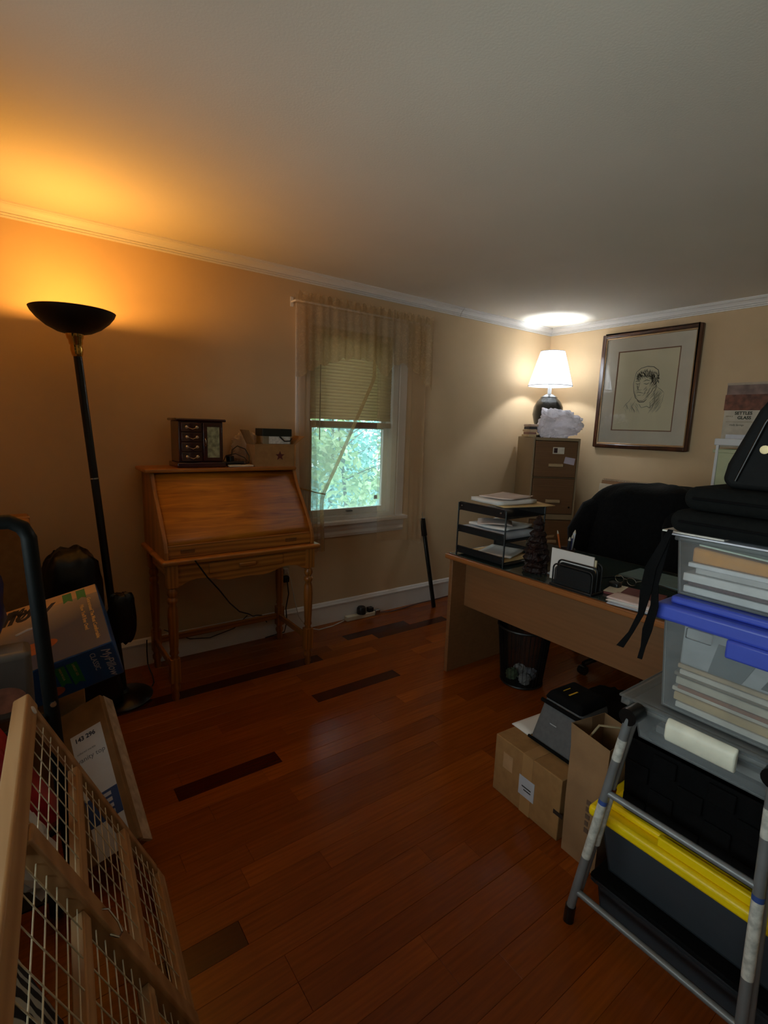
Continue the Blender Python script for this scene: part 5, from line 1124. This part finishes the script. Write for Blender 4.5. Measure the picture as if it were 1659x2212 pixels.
bx = lump(None, (0, 0, 0), (.34, .40, .03), .12, 2, 30, 14, 5.0, .6, False); bx.xf(Matrix.Translation(behind(.37, .72, -.245)) @ GM)
tag(base_at(build(bx, 'dark_backing_cloth', M_nyl, smooth=True), behind(.1, .6, -.15)), 'black cloth backing added deep behind the gate', 'cloth')  # dark backing added so the floor does not show through the mesh

# long carton (vanity top) leaning behind the gate
def placed(anchor, eul, w, l, h, k):
    a = C0 + (Vector(anchor) - C0) * k; M3 = Euler(eul, 'XYZ').to_matrix()
    return a + M3 @ Vector((-w / 2, l / 2, -h)), eul
w_, l_, h_ = .165, .53, .09
loc, eul = placed((-4.001, -1.736, .295), (.686, -.469, -.261), w_, l_, h_, 1.13)
vb = thing('vanity_top_carton', 'tilted brown carton labelled 143 296 behind the gate', 'box', loc, eul)
build(MB().box(-w_ / 2, w_ / 2, -l_ / 2, l_ / 2, 0, h_), 'body', M_cardd, vb, bevel=.004)
build(MB().box(w_ / 2 - .012, w_ / 2 + .0012, -l_ / 2 - .001, l_ / 2 + .001, -.0005, h_ * .72), 'torn_edge', pm('torn_white_card', (170, 148, 124), rough=.9, var=.25, scale=24), vb)
lx0, lx1 = w_ / 2 - .130, w_ / 2 - .022
lb_ = build(MB().box(lx0, lx1, -l_ / 2 + .002, l_ / 2 - .10, h_, h_ + .0012), 'paper_label', pm('label_white', (196, 200, 204), rough=.7, var=.03), vb)
build(MB().box(lx0, lx1, -l_ / 2 + .105, -l_ / 2 + .195, h_ + .0012, h_ + .0018), 'blue_band', pm('label_blue', (28, 52, 104), rough=.6), lb_)
M_lk = pm('label_ink', (40, 48, 70), rough=.8); M_lg = pm('label_ink_grey', (104, 110, 122), rough=.8)
text('143 296', .022, M_lk, lb_, (lx0 + .012, l_ / 2 - .130, h_ + .0014), (1, 0, 0), (0, 1, 0), bold=.0006)
text('vanity top', .024, M_lg, lb_, (lx0 + .006, l_ / 2 - .205, h_ + .0014), (1, 0, 0), (0, 1, 0))
text('cultured marble', .010, M_lg, lb_, (lx0 + .010, l_ / 2 - .175, h_ + .0014), (1, 0, 0), (0, 1, 0))
for i in range(4): build(MB().box(lx0 + .055, lx0 + .085, -l_ / 2 + .114 + i * .020, -l_ / 2 + .126 + i * .020, h_ + .0018, h_ + .0022), 'icon_print', P_g, lb_)
# pillow box on top
w_, l_, h_ = .56, .365, .19
loc, eul = placed((-3.957, -1.07, .62), (.400, -.239, -.076), w_, l_, h_, 1.0)
bb = thing('pillow_box', 'blue printed pillow box tilted on the brown carton', 'box', loc, eul)
M_bx = pm('navy_print', (26, 84, 150), rough=.35, var=.08, scale=5, coat=.2)
build(MB().box(-w_ / 2, w_ / 2, -l_ / 2, l_ / 2, 0, h_), 'body', M_bx, bb, bevel=.005)
def topp(x0, x1, y0, y1, nm, mat, z=.0008): return build(MB().box(x0, x1, y0, y1, h_, h_ + z), nm, mat, bb)
hw, hl = w_ / 2, l_ / 2
mg = bpy.data.materials.new('printed_gradient'); mg.use_nodes = True; nt = mg.node_tree; pb = nt.nodes['Principled BSDF']; pb.inputs['Roughness'].default_value = .35
tcg = nt.nodes.new('ShaderNodeTexCoord'); mpg = nt.nodes.new('ShaderNodeSeparateXYZ'); ad = nt.nodes.new('ShaderNodeMath'); ad.operation = 'MULTIPLY_ADD'; ad.inputs[1].default_value = -.45
rg_ = nt.nodes.new('ShaderNodeValToRGB'); rg_.color_ramp.elements[0].position = .42; rg_.color_ramp.elements[0].color = (*lin((58, 78, 118)), 1); rg_.color_ramp.elements[1].position = .98; rg_.color_ramp.elements[1].color = (*lin((222, 184, 138)), 1)
e = rg_.color_ramp.elements.new(.72); e.color = (*lin((146, 138, 130)), 1)
nt.links.new(tcg.outputs['Generated'], mpg.inputs[0]); nt.links.new(mpg.outputs[0], ad.inputs[0]); nt.links.new(mpg.outputs[1], ad.inputs[2])
ad2 = nt.nodes.new('ShaderNodeMath'); ad2.operation = 'ADD'; ad2.inputs[1].default_value = .3; nt.links.new(ad.outputs[0], ad2.inputs[0]); nt.links.new(ad2.outputs[0], rg_.inputs[0]); nt.links.new(rg_.outputs[0], pb.inputs['Base Color'])
topp(-hw + .003, hw - .003, -hl + .003, hl - .003, 'top_print', mg)
topp(-hw + .2, hw - .004, hl - .055, hl - .004, 'cream_corner', pm('cream_print', (206, 166, 118), rough=.4), .0012)
M_gr = pm('green_ribbon_print', (38, 132, 76), rough=.4); M_crm = pm('cream_ink', (214, 184, 130), rough=.5); M_nv = pm('navy_ink', (28, 34, 56), rough=.5); M_wh = pm('white_ink', (206, 210, 220), rough=.5)
def ribbon(x, y, L, w, face):
    poly = [(0, 0), (L, 0), (L - w * .35, -w / 2), (L, -w), (0, -w)]
    if face == 'top': f = lambda a, b, e: (x + b, y - a, h_ + .0013 + e)
    else: f = lambda a, b, e: (x + b, -hl - .0008 - e, y - a)
    return build(MB().prism(poly, 0, .0006, f), 'green_ribbon', M_gr, bb)
ribbon(hw - .045, hl - .012, .058, .033, 'top'); ribbon(hw - .095, hl - .012, .055, .033, 'top')
text("Guaranteed The Most Comfortable", .0185, M_crm, bb, (hw - .045, hl - .075, h_ + .0012), (0, -1, 0), (1, 0, 0), name='slogan', sx=.92, bold=.0005)
text("Pillow You'll Ever Own!", .0185, M_crm, bb, (hw - .075, hl - .105, h_ + .0012), (0, -1, 0), (1, 0, 0), name='slogan', sx=.85, bold=.0005)
text('MyPillow', .085, M_nv, bb, (hw - .235, hl - .03, h_ + .0012), (0, -1, 0), (1, 0, 0), name='logo', shear=.35, bold=.002) if False else None
text('Pillow', .10, M_nv, bb, (hw - .42, hl - .085, h_ + .0012), (1, 0, 0), (0, 1, 0), name='logo_lettering', shear=.4, bold=.003, sx=1.0)
text('My', .06, M_nv, bb, (hw - .32, hl - .055, h_ + .0012), (1, 0, 0), (0, 1, 0), name='logo_lettering', shear=.4, bold=.002)
build(MB().tube([(hw - .30, hl - .155, h_), (hw - .26, hl - .145, h_), (hw - .215, hl - .15, h_), (hw - .205, hl - .17, h_), (hw - .235, hl - .19, h_)], .005, 6), 'white_swash', M_wh, bb, smooth=True)
ov = [(.085 * math.cos(k * .2618), .030 * math.sin(k * .2618)) for k in range(24)]
build(MB().prism(ov, 0, .0007, lambda a, b, e: (hw - .255 + a, -hl + .105 + b + a * .05, h_ + .0008 + e)), 'portrait_oval', pm('skin_print', (168, 92, 58), rough=.5, var=.25, scale=30), bb)
for dx, dy in ((-.03, .004), (.02, .006)): build(MB().prism([(p[0] * .09, p[1] * .16) for p in ov], 0, .001, lambda a, b, e: (hw - .255 + dx + a, -hl + .105 + dy + b, h_ + .0012 + e)), 'portrait_mark', M_nv, bb)
for i in range(2): build(MB().box(hw - .33 + i * .016, hw - .318 + i * .016, -hl + .012, -hl + .055, h_ + .0008, h_ + .0014), 'small_print', M_wh, bb)
# front face
text('MyPillow', .043, M_wh, bb, (hw - .045, -hl - .0012, h_ - .018), (0, 0, -1), (1, 0, 0), name='logo_lettering', shear=.35)
text('CLASSIC', .026, M_wh, bb, (hw - .085, -hl - .0012, h_ - .02), (0, 0, -1), (1, 0, 0), name='logo_lettering')
ribbon(hw - .130, h_ - .03, .120, .036, 'front'); ribbon(hw - .172, h_ - .03, .105, .034, 'front')
text('LARGEST SIZE', .011, M_crm, bb, (hw - .148, -hl - .0018, h_ - .036), (0, 0, -1), (1, 0, 0), name='ribbon_lettering')
text('MADE IN U.S.A.', .010, M_crm, bb, (hw - .192, -hl - .0018, h_ - .036), (0, 0, -1), (1, 0, 0), name='ribbon_lettering')
build(MB().prism([(p[0] * .42, p[1] * .8) for p in ov], 0, .0007, lambda a, b, e: (hw - .235 + a, -hl - .0006 - e, .045 + b)), 'portrait_oval', MATS['skin_print'], bb)
ribbon(hw - .385, h_ - .03, .130, .034, 'front')
# hidden carton that carries the tilted pair
sb = thing('carton', 'plain carton under the tilted pillow box', 'box', (-4.22, -.86, 0), (0, 0, R(-4)))
build(MB().box(-.17, .18, -.10, .20, 0, .27), 'body', M_card, sb, bevel=.004)

# dark tubular hand cart
hc = thing('hand_cart', 'dark green tubular hand cart at the left edge', 'cart', (-4.32, -1.42, 0))
M_hc = pm('dark_green_enamel', (8, 13, 13), spec=.25, rough=.55, var=.15)
top, bot = Vector((-4.194, -1.50, 1.135)), Vector((-4.150, -1.50, .02))
def HC(mb, nm, mat=M_hc, **k): return build(mb, nm, mat, hc, world=True, **k)
HC(MB().tube([bot, bot.lerp(top, .5), top, top + Vector((-.012, 0, .028)), top + Vector((-.04, 0, .045)), top + Vector((-.20, 0, .05)), top + Vector((-.36, 0, .045)), top + Vector((-.39, 0, .02)), top + Vector((-.40, 0, -.02)), Vector((-4.55, -1.50, .02))], .019, 14), 'tube_frame', smooth=True)
for z in (.62, .25): HC(MB().tube([(-4.165, -1.50, z), (-4.25, -1.53, z - .02), (-4.45, -1.53, z - .02), (-4.575, -1.50, z)], .010, 10), 'cross_bar', smooth=True)
HC(MB().box(-4.56, -4.15, -1.495, -1.36, .0, .006), 'toe_plate')
for x in (-4.62, -4.10): HC(MB().lathe([(0, -.02), (.05, -.02), (.055, 0), (.05, .02), (0, .02)], 20).xf(Matrix.Translation((x if x < -4.3 else -4.20, -1.545, .056)) @ Matrix.Rotation(R(90), 4, 'Y')), 'wheel', M_blk, smooth=True)
HC(MB().tube([(-4.17, -1.525, .655), (-4.17, -1.533, .655)], .008, 10), 'bolt_knob', M_silver, smooth=True)
# goods standing behind the cart
M_bb = pm('shiny_black_plastic', (10, 10, 12), rough=.3, var=.3, scale=10, bump=.35, bscale=9, spec=.35)
def bagfn(p, d): return Vector((p.x + .10 * max(0, -d.z) * (d.x > 0), p.y, p.z))
tag(base_at(build(lump(bagfn, (-4.03, -.37, .42), (.125, .14, .415), .08, 2.2, 40, 26, 7.5, .5, True, .06), 'trash_bag', M_bb, smooth=True), (-4.03, -.37, .012)), 'shiny black plastic bag standing by the torchiere pole', 'bag')
tag(base_at(build(lump(None, (-3.835, -.475, .49), (.06, .045, .13), .25, 2.4, 24, 16, 2.5, .7, False, .1), 'black_pouch', M_bb, smooth=True), (-3.855, -.47, .36)), 'black pouch drooping in front of the torchiere pole', 'bag')
bxc = thing('cardboard_box', 'brown corrugated box standing behind the hand cart', 'box', (-4.32, -.26, 0))
build(MB().box(-.15, .150, -.13, .13, 0, .985), 'body', M_card, bxc, bevel=.012)
build(MB().box(-.151, .151, -.02, .02, .0, .9862), 'tape', MATS['packing_tape'], bxc)
tag(base_at(build(lump(None, (-4.40, -1.16, .86), (.13, .10, .13), .12, 2.6, 26, 16, 1.9, .6, True), 'blue_patterned_bag', pm('violet_blue_print', (44, 46, 92), rough=.35, var=.6, scale=30), smooth=True), (-4.4, -1.16, .73)), 'violet-blue patterned bag at the left edge', 'bag')
cpk = thing('bedding_pack', 'clear bedding pack with a pinkish picture at the left edge', 'package', (-4.36, -1.22, .50))
build(MB().box(-.18, .15, -.06, .06, 0, .225), 'pack', pm('dull_pack_grey', (104, 98, 92), rough=.3, var=.15, scale=6), cpk, bevel=.02)
build(MB().prism([(p[0] * .7, p[1] * 1.4) for p in ov], 0, .001, lambda a, b, e: (.07 + a, -.0605 - e, .08 + b)), 'picture_print', pm('pink_print', (176, 120, 98), rough=.4, var=.3, scale=20), cpk)
